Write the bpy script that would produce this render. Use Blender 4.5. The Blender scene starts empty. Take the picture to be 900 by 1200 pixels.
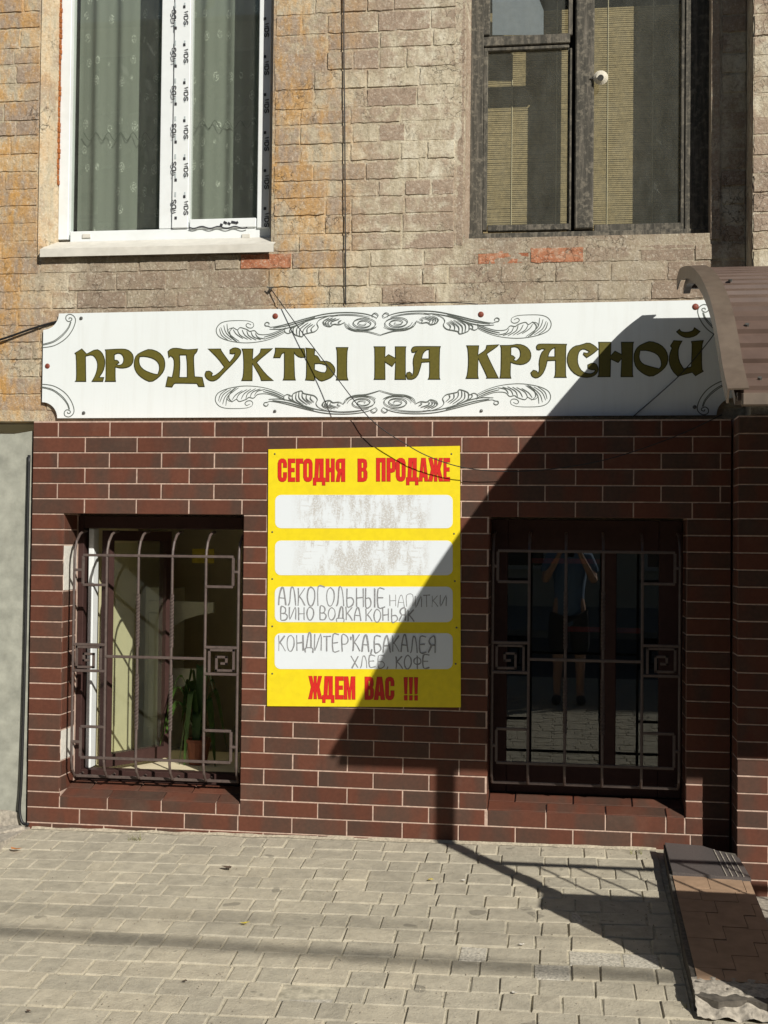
import bpy, bmesh, math, random
from mathutils import Vector, Matrix
from mathutils.geometry import tessellate_polygon
from mathutils import noise as mnoise
random.seed(11)
R = random.random
def U(a, b): return random.uniform(a, b)

# ------------------------------------------------------------------ camera
scene = bpy.context.scene
FPX = 1480.0                                    # focal length in pixels of the 900x1200 photograph
YAW, PIT, ROL = 0.14225, 0.02271, 0.01067
CAM = Vector((2.5114, -5.7067, 1.36))
_r = Vector((math.cos(YAW), math.sin(YAW), 0)); _f = Vector((-math.sin(YAW), math.cos(YAW), 0)); _u = Vector((0, 0, 1))
FW = _f * math.cos(PIT) + _u * math.sin(PIT); _u2 = -_f * math.sin(PIT) + _u * math.cos(PIT)
RT = _r * math.cos(ROL) + _u2 * math.sin(ROL); UP = -_r * math.sin(ROL) + _u2 * math.cos(ROL)
cd = bpy.data.cameras.new('camera'); co = bpy.data.objects.new('camera', cd); scene.collection.objects.link(co)
cd.sensor_fit = 'VERTICAL'; cd.sensor_height = 36.0; cd.lens = FPX / 1200 * 36.0
cd.clip_start = 0.02; cd.clip_end = 300
m = Matrix((RT, UP, -FW)).transposed().to_4x4(); m.translation = CAM; co.matrix_world = m
scene.camera = co

# ------------------------------------------------------------------ light
SUN = Vector((-0.83, 1.0, -0.78)).normalized()   # direction the light travels
world = bpy.data.worlds.new('World'); scene.world = world; world.use_nodes = True
wn = world.node_tree.nodes; sky = wn.new('ShaderNodeTexSky'); sky.sky_type = 'NISHITA'; sky.sun_disc = False
elev = math.asin(-SUN.z); az = math.atan2(-SUN.x, -SUN.y)
sky.sun_elevation = elev; sky.sun_rotation = az; sky.altitude = 100; sky.air_density = 1.0; sky.dust_density = 0.6
wn['Background'].inputs[1].default_value = 0.05
world.node_tree.links.new(sky.outputs[0], wn['Background'].inputs[0])
sl = bpy.data.lights.new('sun', 'SUN'); sl.energy = 5.0; sl.angle = math.radians(0.5); sl.color = (1.0, 0.95, 0.86)
so = bpy.data.objects.new('sun', sl); scene.collection.objects.link(so)
so.location = (8, -10, 9); so.rotation_euler = SUN.to_track_quat('-Z', 'Y').to_euler()
vs = scene.view_settings; vs.view_transform = 'Standard'; vs.look = 'None'; vs.gamma = 1.0; vs.exposure = 0.06

# ------------------------------------------------------------------ helpers
def ray(x, y): return RT * ((x - 450) / FPX) - UP * ((y - 600) / FPX) + FW
def W(x, y, Y=0.0):                               # pixel -> point on the plane y = Y
    d = ray(x, y); return CAM + d * ((Y - CAM.y) / d.y)
GX, GY, GZ = 0.0105, 0.088, 0.008
def gz(X, Y):                                     # pavement height
    Yc = max(Y, -2.2); return GZ + GX * (X - 1.98) * max(0, 1 + min(0, (Y + 2.2)) / 3) + GY * Yc
worldpos = {}
def place(o, parent, wp):
    worldpos[o.name] = Vector(wp)
    if parent is not None:
        o.parent = parent; o.location = Vector(wp) - worldpos[parent.name]
    else: o.location = wp
def tag(o, label=None, cat=None, group=None, kind=None):
    if label: o['label'] = label
    if cat: o['category'] = cat
    if group: o['group'] = group
    if kind: o['kind'] = kind
    return o
def empty(name, loc, label, cat, group=None, parent=None):
    o = bpy.data.objects.new(name, None); scene.collection.objects.link(o); o.empty_display_size = 0.1
    place(o, parent, loc); return tag(o, label, cat, group)
def link_mesh(name, me, wp, parent):
    o = bpy.data.objects.new(name, me); scene.collection.objects.link(o); place(o, parent, wp); return o
class MB:
    def __init__(s): s.v = []; s.f = []; s.mi = []
    def add(s, vs_, fs, mi=0):
        n = len(s.v); s.v += [Vector(p) for p in vs_]; s.f += [tuple(i + n for i in f) for f in fs]; s.mi += [mi] * len(fs); return s
    def box(s, a, b, mi=0):
        x0, y0, z0 = (min(a[i], b[i]) for i in range(3)); x1, y1, z1 = (max(a[i], b[i]) for i in range(3))
        return s.add([(x0,y0,z0),(x1,y0,z0),(x1,y1,z0),(x0,y1,z0),(x0,y0,z1),(x1,y0,z1),(x1,y1,z1),(x0,y1,z1)],
              [(0,3,2,1),(4,5,6,7),(0,1,5,4),(1,2,6,5),(2,3,7,6),(3,0,4,7)], mi)
    def hexa(s, p, mi=0):                         # 8 points: bottom ring then top ring
        return s.add(p, [(0,3,2,1),(4,5,6,7),(0,1,5,4),(1,2,6,5),(2,3,7,6),(3,0,4,7)], mi)
    def bbox(s, a, b, c=0.002, mi=0):             # chamfered box
        bm = bmesh.new(); bmesh.ops.create_cube(bm, size=1.0)
        x0, y0, z0 = (min(a[i], b[i]) for i in range(3)); x1, y1, z1 = (max(a[i], b[i]) for i in range(3))
        for v in bm.verts: v.co = ((x0+x1)/2 + v.co.x*(x1-x0), (y0+y1)/2 + v.co.y*(y1-y0), (z0+z1)/2 + v.co.z*(z1-z0))
        c = min(c, (x1-x0)*.3, (y1-y0)*.3, (z1-z0)*.3)
        bmesh.ops.bevel(bm, geom=bm.edges[:], offset=c, segments=1, affect='EDGES')
        bm.verts.index_update(); s.add([v.co.copy() for v in bm.verts], [tuple(v.index for v in f.verts) for f in bm.faces], mi); bm.free(); return s
    def tube(s, pts, r, n=6, mi=0, square=False, caps=True):
        pts = [Vector(p) for p in pts]; rs = r if isinstance(r, (list, tuple)) else [r] * len(pts)
        rings = []; prev = None
        for i, p in enumerate(pts):
            t = (pts[min(i+1, len(pts)-1)] - pts[max(i-1, 0)]).normalized()
            if prev is None:
                a = Vector((1,0,0)) if abs(t.x) < .9 else Vector((0,0,1))
                nrm = (a - t * a.dot(t)).normalized()
            else: nrm = (prev - t * prev.dot(t)).normalized()
            prev = nrm; b = t.cross(nrm); k = 4 if square else n
            off = math.pi/4 if square else 0
            rr = rs[i] * (1.414 if square else 1)
            rings.append([p + (nrm * math.cos(off + 2*math.pi*j/k) + b * math.sin(off + 2*math.pi*j/k)) * rr for j in range(k)])
        k = len(rings[0]); vv = [q for rg in rings for q in rg]; ff = []
        for i in range(len(rings)-1):
            for j in range(k): ff.append((i*k+j, i*k+(j+1)%k, (i+1)*k+(j+1)%k, (i+1)*k+j))
        if caps: ff += [tuple(range(k-1, -1, -1)), tuple((len(rings)-1)*k + j for j in range(k))]
        return s.add(vv, ff, mi)
    def prism(s, loops, front, back):
        # loops: [outer, holes...] of 3-D points on a plane facing -y; front/back = y offsets
        tri = tessellate_polygon([[Vector(p) for p in lp] for lp in loops]); flat = [Vector(p) for lp in loops for p in lp]
        vv = [p + Vector((0, front, 0)) for p in flat]; ff = []
        for t in tri:
            a, b, c = (vv[i] for i in t); n = (b - a).cross(c - a)
            ff.append(tuple(t) if n.y < 0 else tuple(reversed(t)))
        n0 = len(flat); vv += [p + Vector((0, back, 0)) for p in flat]; o = 0
        for lp in loops:
            k = len(lp)
            for i in range(k): ff.append((o+i, o+(i+1)%k, n0+o+(i+1)%k, n0+o+i))
            o += k
        return s.add(vv, ff)
    def build(s, name, mat, parent=None, smooth=False, label=None, cat=None, group=None, kind=None, fixn=True, base=False):
        xs = [p.x for p in s.v]; ys = [p.y for p in s.v]; zs = [p.z for p in s.v]
        c = Vector(((min(xs)+max(xs))/2, (min(ys)+max(ys))/2, min(zs) if base else (min(zs)+max(zs))/2))
        me = bpy.data.meshes.new(name); me.from_pydata([p - c for p in s.v], [], s.f)
        for mt in (mat if isinstance(mat, (list, tuple)) else [mat]): me.materials.append(mt)
        if any(s.mi):
            for p, i in zip(me.polygons, s.mi): p.material_index = i
        if fixn:
            bm = bmesh.new(); bm.from_mesh(me); bmesh.ops.recalc_face_normals(bm, faces=bm.faces[:]); bm.to_mesh(me); bm.free()
        if smooth:
            for p in me.polygons: p.use_smooth = True
        o = link_mesh(name, me, c, parent); return tag(o, label, cat, group, kind)
def grid(fn, nu, nv):
    m_ = MB(); vv = [fn(i / nu, j / nv) for j in range(nv+1) for i in range(nu+1)]
    return m_.add(vv, [(j*(nu+1)+i, j*(nu+1)+i+1, (j+1)*(nu+1)+i+1, (j+1)*(nu+1)+i) for j in range(nv) for i in range(nu)])
def catmull(pts, k=5):
    pts = [Vector(p) for p in pts]; out = []
    for i in range(len(pts)-1):
        p0, p1, p2, p3 = pts[max(i-1,0)], pts[i], pts[i+1], pts[min(i+2, len(pts)-1)]
        for j in range(k):
            t = j / k
            out.append(0.5*((2*p1) + (p2-p0)*t + (2*p0-5*p1+4*p2-p3)*t*t + (3*p1-p0-3*p2+p3)*t**3))
    return out + [pts[-1]]
def strip(mb, pts, w, lift=0.0):                  # flat ribbon on a wall plane (x,z), facing -y, tapered ends
    pts = [Vector(p) for p in pts]; n = len(pts); vv = []
    for i, p in enumerate(pts):
        t = pts[min(i+1,n-1)] - pts[max(i-1,0)]; t.y = 0
        if t.length < 1e-7: t = Vector((1,0,0))
        t.normalize(); nn = Vector((-t.z, 0, t.x)); ww = w(i/(n-1)) if callable(w) else w
        vv += [p + nn*ww/2 + Vector((0,-lift,0)), p - nn*ww/2 + Vector((0,-lift,0))]
    mb.add(vv, [(2*i, 2*i+1, 2*i+3, 2*i+2) for i in range(n-1)])

# ------------------------------------------------------------------ materials
MATS = {}
def nodes_mat(name):
    mt = bpy.data.materials.new(name); mt.use_nodes = True; nt = mt.node_tree
    return mt, nt, nt.nodes['Principled BSDF'], nt.nodes['Material Output']
def N(nt, t, **kw):
    n = nt.nodes.new(t)
    for k, v in kw.items():
        if k in n.inputs: n.inputs[k].default_value = v
        else: setattr(n, k, v)
    return n
def ramp(nt, fac, stops, interp='LINEAR'):
    n = nt.nodes.new('ShaderNodeValToRGB'); cr = n.color_ramp; cr.interpolation = interp
    while len(cr.elements) > 1: cr.elements.remove(cr.elements[-1])
    cr.elements[0].position = stops[0][0]; cr.elements[0].color = (*stops[0][1], 1)
    for p, c in stops[1:]:
        e = cr.elements.new(p); e.color = (*c, 1)
    nt.links.new(fac, n.inputs[0]); return n.outputs[0]
def mix(nt, fac, a, b, mode='MIX'):
    n = nt.nodes.new('ShaderNodeMix'); n.data_type = 'RGBA'; n.blend_type = mode
    for s, v in ((n.inputs[0], fac), (n.inputs[6], a), (n.inputs[7], b)):
        if hasattr(v, 'is_output'): nt.links.new(v, s)
        elif isinstance(v, (int, float)): s.default_value = v
        else: s.default_value = (*v, 1)
    return n.outputs[2]
def math_(nt, op, a, b=0.0):
    n = nt.nodes.new('ShaderNodeMath'); n.operation = op
    for s, v in ((n.inputs[0], a), (n.inputs[1], b)):
        if hasattr(v, 'is_output'): nt.links.new(v, s)
        else: s.default_value = v
    return n.outputs[0]
def noise(nt, vec, scale, detail=4, rough=0.55, w=None):
    n = nt.nodes.new('ShaderNodeTexNoise'); n.inputs['Scale'].default_value = scale; n.inputs['Detail'].default_value = detail
    n.inputs['Roughness'].default_value = rough
    if w is not None: n.noise_dimensions = '4D'; nt.links.new(w, n.inputs['W'])
    if vec is not None: nt.links.new(vec, n.inputs['Vector'])
    return n.outputs[0]
def bump(nt, bsdf, h, strength, dist=0.002):
    b = nt.nodes.new('ShaderNodeBump'); b.inputs['Strength'].default_value = strength; b.inputs['Distance'].default_value = dist
    nt.links.new(h, b.inputs['Height']); nt.links.new(b.outputs[0], bsdf.inputs['Normal'])
def wpos(nt): return nt.nodes.new('ShaderNodeNewGeometry').outputs['Position']
def plain(name, col, rough=0.6, metal=0.0, var=0.12, scale=40, bmp=0.15, dirt=None, spec=None):
    if name in MATS: return MATS[name]
    mt, nt, b, o = nodes_mat(name); p = wpos(nt); n = noise(nt, p, scale, 5)
    lo = tuple(c*(1-var) for c in col); hi = tuple(min(1, c*(1+var)) for c in col)
    c = ramp(nt, n, [(.3, lo), (.7, hi)])
    if dirt:
        d = ramp(nt, noise(nt, p, scale*.13, 6, .7), [(.5, (0,0,0)), (.75, (1,1,1))]); c = mix(nt, math_(nt, 'MULTIPLY', d, dirt[1]), c, dirt[0])
    nt.links.new(c, b.inputs['Base Color']); b.inputs['Roughness'].default_value = rough; b.inputs['Metallic'].default_value = metal
    if spec is not None: b.inputs['Specular IOR Level'].default_value = spec
    if bmp: bump(nt, b, n, bmp)
    MATS[name] = mt; return mt
def m_tile():
    mt, nt, b, o = nodes_mat('clinker tile'); oi = nt.nodes.new('ShaderNodeObjectInfo'); tc = nt.nodes.new('ShaderNodeTexCoord')
    mp = nt.nodes.new('ShaderNodeMapping'); nt.links.new(tc.outputs['Object'], mp.inputs[0])
    mp.inputs['Scale'].default_value = (1, 1, 0.35)
    w = math_(nt, 'MULTIPLY', oi.outputs['Random'], 60.0)
    n1 = noise(nt, mp.outputs[0], 5.5, 2, .5, w)
    w2 = math_(nt, 'ADD', w, 7.3)
    n2 = noise(nt, tc.outputs['Object'], 60, 4, .6, w2)
    c = ramp(nt, n1, [(.36, (.070,.048,.036)), (.46, (.086,.047,.033)), (.54, (.118,.043,.026)), (.72, (.138,.049,.028))])
    c = mix(nt, .25, c, ramp(nt, n2, [(.3, (.05,.02,.015)), (.7, (.16,.06,.04))]))
    d = ramp(nt, noise(nt, wpos(nt), 3.0, 6, .75), [(.55, (0,0,0)), (.8, (1,1,1))])
    c = mix(nt, math_(nt, 'MULTIPLY', d, .22), c, (.22,.16,.12))
    hv = math_(nt, 'ADD', math_(nt, 'MULTIPLY', oi.outputs['Random'], .24), .86)
    c = mix(nt, 1.0, c, hv, 'MULTIPLY')
    nt.links.new(c, b.inputs['Base Color']); b.inputs['Roughness'].default_value = .68; b.inputs['Specular IOR Level'].default_value = .22
    bump(nt, b, n2, .25, .001); return mt
def m_brick(kind='paint'):
    red = kind == 'red'
    mt, nt, b, o = nodes_mat(kind + ' brick'); p = wpos(nt); oi = nt.nodes.new('ShaderNodeObjectInfo')
    sx = nt.nodes.new('ShaderNodeSeparateXYZ'); nt.links.new(p, sx.inputs[0]); X = sx.outputs[0]
    mpv = nt.nodes.new('ShaderNodeMapping'); nt.links.new(p, mpv.inputs[0]); mpv.inputs['Scale'].default_value = (1,1,.4)
    big = noise(nt, p, 2.4, 5, .6); mid = noise(nt, p, 16, 7, .72); fine = noise(nt, p, 85, 6, .75); drip = noise(nt, mpv.outputs[0], 14, 7, .72)
    if red: c = ramp(nt, mid, [(.3, (.30,.10,.05)), (.55, (.46,.20,.11)), (.70, (.44,.31,.22))])
    else:
        raw = ramp(nt, mid, [(.30, (.24,.175,.125)), (.50, (.37,.285,.205)), (.70, (.47,.385,.285))])                       # bare weathered clay
        raw = mix(nt, ramp(nt, oi.outputs['Random'], [(.0, (0,0,0)), (1, (.38,.38,.38))]), raw, (.34,.26,.215))
        pt = ramp(nt, drip, [(.36, (.42,.36,.255)), (.52, (.56,.50,.375)), (.68, (.66,.62,.50))])                      # remains of limewash
        loss = math_(nt, 'ADD', math_(nt, 'MULTIPLY', mid, .55), math_(nt, 'ADD', math_(nt, 'MULTIPLY', big, .45), math_(nt, 'MULTIPLY', oi.outputs['Random'], .16)))
        c = mix(nt, ramp(nt, loss, [(.51, (0,0,0)), (.60, (1,1,1))]), pt, raw)
        st = math_(nt, 'ADD', ramp(nt, math_(nt, 'ADD', X, .3), [(0.15, (1,1,1)), (.42, (.0,.0,.0))]), ramp(nt, math_(nt, 'MULTIPLY', X, .25), [(.262, (.1,.1,.1)), (.285, (1,1,1)), (.345, (.8,.8,.8)), (.41, (0,0,0))]))
        stn = ramp(nt, drip, [(.43, (0,0,0)), (.60, (1,1,1))])
        c = mix(nt, math_(nt, 'MULTIPLY', math_(nt, 'MULTIPLY', st, stn), .80), c, (.54,.30,.09))                          # rust-ochre run
        c = mix(nt, math_(nt, 'MULTIPLY', ramp(nt, noise(nt, p, 1.3, 4, .6), [(.52, (0,0,0)), (.70, (1,1,1))]), .4), c, (.27,.21,.165))
    if not red:
        Zv = sx.outputs[2]
        gx = math_(nt, 'ADD', ramp(nt, math_(nt, 'MULTIPLY', X, .25), [(.035, (0,0,0)), (.055, (1,1,1)), (.27, (1,1,1)), (.30, (0,0,0))]), ramp(nt, math_(nt, 'MULTIPLY', X, .25), [(.49, (0,0,0)), (.53, (.8,.8,.8)), (.78, (.8,.8,.8)), (.81, (0,0,0))]))
        gz_ = ramp(nt, math_(nt, 'ADD', math_(nt, 'MULTIPLY', Zv, .2), math_(nt, 'MULTIPLY', mid, .03)), [(.575, (1,1,1)), (.595, (0,0,0))])
        c = mix(nt, math_(nt, 'MULTIPLY', math_(nt, 'MULTIPLY', gx, gz_), ramp(nt, drip, [(.35, (.35,.35,.35)), (.6, (.75,.75,.75))])), c, (.235,.185,.14))    # grime below the sills
    vo = nt.nodes.new('ShaderNodeTexVoronoi'); vo.feature = 'DISTANCE_TO_EDGE'; vo.inputs['Scale'].default_value = 15
    wp = nt.nodes.new('ShaderNodeVectorMath'); wp.operation = 'ADD'; nz = nt.nodes.new('ShaderNodeTexNoise'); nz.inputs['Scale'].default_value = 20; nz.inputs['Detail'].default_value = 5
    sc = nt.nodes.new('ShaderNodeVectorMath'); sc.operation = 'SCALE'; sc.inputs['Scale'].default_value = .12; nt.links.new(p, nz.inputs['Vector']); nt.links.new(nz.outputs['Color'], sc.inputs[0]); nt.links.new(p, wp.inputs[0]); nt.links.new(sc.outputs[0], wp.inputs[1]); nt.links.new(wp.outputs[0], vo.inputs['Vector'])
    crk = math_(nt, 'MULTIPLY', ramp(nt, vo.outputs['Distance'], [(0, (1,1,1)), (.022, (0,0,0))]), ramp(nt, noise(nt, p, 5, 3, .5), [(.50, (0,0,0)), (.62, (1,1,1))]))
    c = mix(nt, math_(nt, 'MULTIPLY', crk, .7), c, (.10,.075,.055))
    c = mix(nt, math_(nt, 'MULTIPLY', ramp(nt, fine, [(.54, (0,0,0)), (.64, (1,1,1))]), .5), c, (.21,.16,.115))
    c = mix(nt, math_(nt, 'MULTIPLY', ramp(nt, fine, [(.36, (1,1,1)), (.46, (0,0,0))]), .55), c, (.70,.65,.54))
    nt.links.new(c, b.inputs['Base Color']); b.inputs['Roughness'].default_value = .95; b.inputs['Specular IOR Level'].default_value = .1
    h = math_(nt, 'SUBTRACT', math_(nt, 'ADD', math_(nt, 'MULTIPLY', mid, .9), math_(nt, 'MULTIPLY', fine, .55)), math_(nt, 'MULTIPLY', crk, .5)); bump(nt, b, h, .9, .010); return mt
def m_paver():
    mt, nt, b, o = nodes_mat('concrete paver'); p = wpos(nt); oi = nt.nodes.new('ShaderNodeObjectInfo')
    n1 = noise(nt, p, 3.0, 5, .6); n2 = noise(nt, p, 90, 6, .7); n3 = noise(nt, p, 18, 6, .7)
    c = ramp(nt, oi.outputs['Random'], [(0, (.35,.325,.265)), (.3, (.42,.39,.315)), (.6, (.48,.44,.35)), (.9, (.53,.475,.365)), (1, (.34,.315,.26))])
    c = mix(nt, .55, c, ramp(nt, n3, [(.3, (.29,.26,.20)), (.65, (.55,.50,.385))]))
    c = mix(nt, math_(nt, 'MULTIPLY', ramp(nt, n1, [(.5, (0,0,0)), (.75, (1,1,1))]), .3), c, (.26,.24,.20))
    c = mix(nt, math_(nt, 'MULTIPLY', ramp(nt, n2, [(.62, (0,0,0)), (.72, (1,1,1))]), .5), c, (.60,.56,.47))
    c = mix(nt, math_(nt, 'MULTIPLY', ramp(nt, n2, [(.30, (1,1,1)), (.40, (0,0,0))]), .5), c, (.20,.18,.145))
    gum = ramp(nt, noise(nt, p, 9, 2, .4), [(.715, (0,0,0)), (.74, (1,1,1))]); c = mix(nt, math_(nt, 'MULTIPLY', gum, .55), c, (.13,.12,.10))
    nt.links.new(c, b.inputs['Base Color']); b.inputs['Roughness'].default_value = .9; b.inputs['Specular IOR Level'].default_value = .2
    bump(nt, b, math_(nt, 'ADD', n2, n3), .7, .005); return mt
def m_glass(name, tint, rough=0.0, refl=1.5, dirt=0.06):
    mt, nt, b, o = nodes_mat(name); nt.nodes.remove(b)
    tr = nt.nodes.new('ShaderNodeBsdfTransparent'); tr.inputs[0].default_value = (*tint, 1)
    gl = nt.nodes.new('ShaderNodeBsdfGlossy'); gl.inputs['Roughness'].default_value = rough
    lw = nt.nodes.new('ShaderNodeLayerWeight'); lw.inputs[0].default_value = .5; f0 = ((refl-1)/(refl+1))**2
    fr = math_(nt, 'ADD', math_(nt, 'MULTIPLY', math_(nt, 'POWER', lw.outputs['Facing'], 5.0), 1-f0), f0)
    ms = nt.nodes.new('ShaderNodeMixShader'); nt.links.new(fr, ms.inputs[0]); nt.links.new(tr.outputs[0], ms.inputs[1]); nt.links.new(gl.outputs[0], ms.inputs[2])
    df = nt.nodes.new('ShaderNodeBsdfDiffuse'); df.inputs[0].default_value = (.55,.56,.5,1)
    mp = nt.nodes.new('ShaderNodeMapping'); nt.links.new(wpos(nt), mp.inputs[0]); mp.inputs['Scale'].default_value = (1,1,.5)
    dm = ramp(nt, noise(nt, mp.outputs[0], 14, 8, .75), [(.25, (.3,.3,.3)), (.85, (1,1,1))])
    m2 = nt.nodes.new('ShaderNodeMixShader'); nt.links.new(math_(nt, 'MULTIPLY', dm, dirt), m2.inputs[0]); nt.links.new(ms.outputs[0], m2.inputs[1]); nt.links.new(df.outputs[0], m2.inputs[2])
    nt.links.new(m2.outputs[0], o.inputs[0]); return mt
def m_wood(name, cols, scale=1.0):
    mt, nt, b, o = nodes_mat(name); p = wpos(nt); mp = nt.nodes.new('ShaderNodeMapping'); nt.links.new(p, mp.inputs[0])
    mp.inputs['Scale'].default_value = (60*scale, 60*scale, 4*scale); n = noise(nt, mp.outputs[0], 1.0, 8, .75); n2 = noise(nt, p, 35, 6, .7)
    c = ramp(nt, n, [(.3, cols[0]), (.5, cols[1]), (.66, cols[2])]); c = mix(nt, ramp(nt, n2, [(.5, (0,0,0)), (.62, (.6,.6,.6))]), c, cols[3])
    nt.links.new(c, b.inputs['Base Color']); b.inputs['Roughness'].default_value = .85; bump(nt, b, math_(nt, 'ADD', n, n2), .7, .003); return mt

TILE = m_tile(); BRICK = m_brick(); REDB = m_brick('red'); BRICKM = m_brick('mortar'); PAVER = m_paver()
GROUT = plain('grout', (.50,.365,.295), .95, var=.22, scale=60, bmp=.4, dirt=((.30,.22,.17), .5))
MORTAR = plain('old mortar', (.37,.31,.235), .95, var=.35, scale=25, bmp=1.0, dirt=((.22,.17,.12), .6))
PLASTER = plain('grey plaster', (.33,.335,.285), .9, var=.22, scale=14, bmp=.7, dirt=((.20,.195,.16), .7))
STUCCO = plain('beige stucco', (.45,.38,.28), .95, var=.2, scale=30, bmp=.8, dirt=((.28,.22,.15), .6))
JOINT = plain('joint sand', (.42,.385,.295), .95, var=.35, scale=40, bmp=.6)
ASPHALT = plain('asphalt', (.075,.073,.07), .9, var=.25, scale=150, bmp=.6)
def m_sign():
    mt, nt, b, o = nodes_mat('sign white'); p = wpos(nt); mp = nt.nodes.new('ShaderNodeMapping'); nt.links.new(p, mp.inputs[0]); mp.inputs['Scale'].default_value = (1, 1, .07)
    st = ramp(nt, noise(nt, mp.outputs[0], 26, 6, .7), [(.50, (0,0,0)), (.72, (1,1,1))]); bl = ramp(nt, noise(nt, p, 2.5, 5, .6), [(.45, (0,0,0)), (.75, (1,1,1))]); sp = ramp(nt, noise(nt, p, 160, 3, .6), [(.70, (0,0,0)), (.78, (1,1,1))])
    c = mix(nt, math_(nt, 'MULTIPLY', st, .22), (.755,.80,.805), (.58,.59,.55)); c = mix(nt, math_(nt, 'MULTIPLY', bl, .22), c, (.67,.70,.69)); c = mix(nt, math_(nt, 'MULTIPLY', sp, .25), c, (.45,.42,.36))
    nt.links.new(c, b.inputs['Base Color']); b.inputs['Roughness'].default_value = .42; bump(nt, b, noise(nt, p, 3.0, 2, .4), .25, .02); return mt
SIGNW = m_sign()
OLIVE = plain('olive vinyl', (.120,.104,.019), .4, var=.10, scale=90, bmp=0)
OLIVED = plain('dark olive vinyl', (.030,.030,.008), .4, var=.1, bmp=0)
INK = plain('ink line', (.10,.115,.10), .6, var=.1, bmp=0)
YELLOW = plain('poster yellow', (.80,.64,.008), .5, var=.05, scale=30, bmp=.03, dirt=((.60,.44,.02), .3))
RED = plain('poster red', (.62,.018,.012), .5, var=.08, scale=100, bmp=0)
REDD = plain('poster red edge', (.33,.02,.01), .5, var=.08, bmp=0)
PENCIL = plain('pencil', (.25,.255,.265), .7, var=.35, scale=160, bmp=0)
METALB = plain('grille paint', (.095,.070,.062), .5, var=.2, scale=50, bmp=.2, dirt=((.16,.125,.105), .5))
BROWNP = plain('brown laminate', (.048,.024,.021), .6, var=.12, scale=30, bmp=.1, spec=.2)
WHITEP = plain('white pvc', (.75,.785,.79), .35, var=.03, scale=20, bmp=.02, dirt=((.6,.58,.52), .35))
GREYP = plain('dusty pvc', (.62,.60,.54), .55, var=.08, scale=20, bmp=.05, dirt=((.4,.36,.28), .5))
SCREW = plain('rust screw', (.20,.045,.025), .5, var=.3, scale=200, bmp=.2)
STEELS = plain('grey screw', (.14,.14,.13), .4, .6, var=.3, scale=200, bmp=.2)
BLACKC = plain('black cable', (.012,.012,.013), .5, var=.2, bmp=0)
BEIGEW = plain('beige paint', (.70,.62,.43), .8, var=.05, scale=12, bmp=.1)
DIMW = plain('room paint', (.70,.62,.44), .85, var=.06, scale=8, bmp=.1)
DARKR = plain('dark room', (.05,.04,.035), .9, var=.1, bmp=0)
CANOPY = plain('brown roof sheet', (.112,.074,.058), .42, var=.12, scale=14, bmp=.1, dirt=((.18,.13,.105), .5))
RIM = plain('canopy trim', (.125,.094,.070), .5, var=.14, scale=25, bmp=.15, dirt=((.22,.18,.135), .4))
GRANITE = plain('dark tread tile', (.105,.092,.088), .45, var=.25, scale=260, bmp=.15)
TERRA = plain('step tile', (.37,.25,.165), .5, var=.15, scale=18, bmp=.1, dirt=((.22,.15,.10), .4))
CONC = plain('rough concrete', (.36,.325,.27), .95, var=.35, scale=55, bmp=1.0)
FOAM = plain('foam', (.30,.10,.025), .95, var=.5, scale=120, bmp=1.0)
FILM = plain('protective film', (.80,.81,.82), .3, var=.02, bmp=0)
PRINTK = plain('print black', (.03,.03,.035), .5, var=.1, bmp=0)
PRINTT = plain('print grey', (.42,.47,.48), .5, var=.1, bmp=0)
OLDWOOD = m_wood('weathered wood', ((.026,.025,.020), (.062,.057,.045), (.15,.132,.105), (.22,.195,.15)))
GLASS = m_glass('window glass', (.93,.955,.93), dirt=.05)
GLASS2 = m_glass('old glass', (.93,.945,.925), .0, dirt=.07)
GLASS3 = m_glass('shop glass', (.75,.78,.76), .0, refl=1.95, dirt=.012)
GLASS4 = m_glass('sash glass', (.93,.96,.92), .0, dirt=.03)

# ------------------------------------------------------------------ ground
TA = 0.0729130; Z0 = 2.0473088 - 0.14; TU = 0.255            # tile course pitch, top of tiling, tile length
def zc(j): return Z0 - j * TA
SLAB_X0, SLAB_X1, SLAB_Y0, SLAB_Y1 = 2.945, 3.25, -0.10, -1.60

pav = MB()
ys = [0.14, 0, -.5, -1, -1.6, -2.2, -3.2, -5.2, -8.6]; xs_ = [-14, -4, -.2, .8, 1.9, SLAB_X0 + .02]
for i in range(len(ys)-1):
    for j in range(len(xs_)-1):
        pav.add([(xs_[j], ys[i], gz(xs_[j], ys[i])-.0062), (xs_[j], ys[i+1], gz(xs_[j], ys[i+1])-.0062), (xs_[j+1], ys[i+1], gz(xs_[j+1], ys[i+1])-.0062), (xs_[j+1], ys[i], gz(xs_[j+1], ys[i])-.0062)], [(0,1,2,3)])
for (xa, xb, ya, yb) in ((SLAB_X0+.02, 3.35, -1.6, -8.6), (3.35, 18, -1.9, -8.6)):
    yy = [ya, -2.2, -3.2, -5.2, yb]
    for i in range(4):
        pav.add([(xa, yy[i], gz(xa, yy[i])-.0062), (xa, yy[i+1], gz(xa, yy[i+1])-.0062), (xb, yy[i+1], gz(xb, yy[i+1])-.0062), (xb, yy[i], gz(xb, yy[i])-.0062)], [(0,1,2,3)])
pavement = pav.build('pavement', JOINT, kind='structure')
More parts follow.
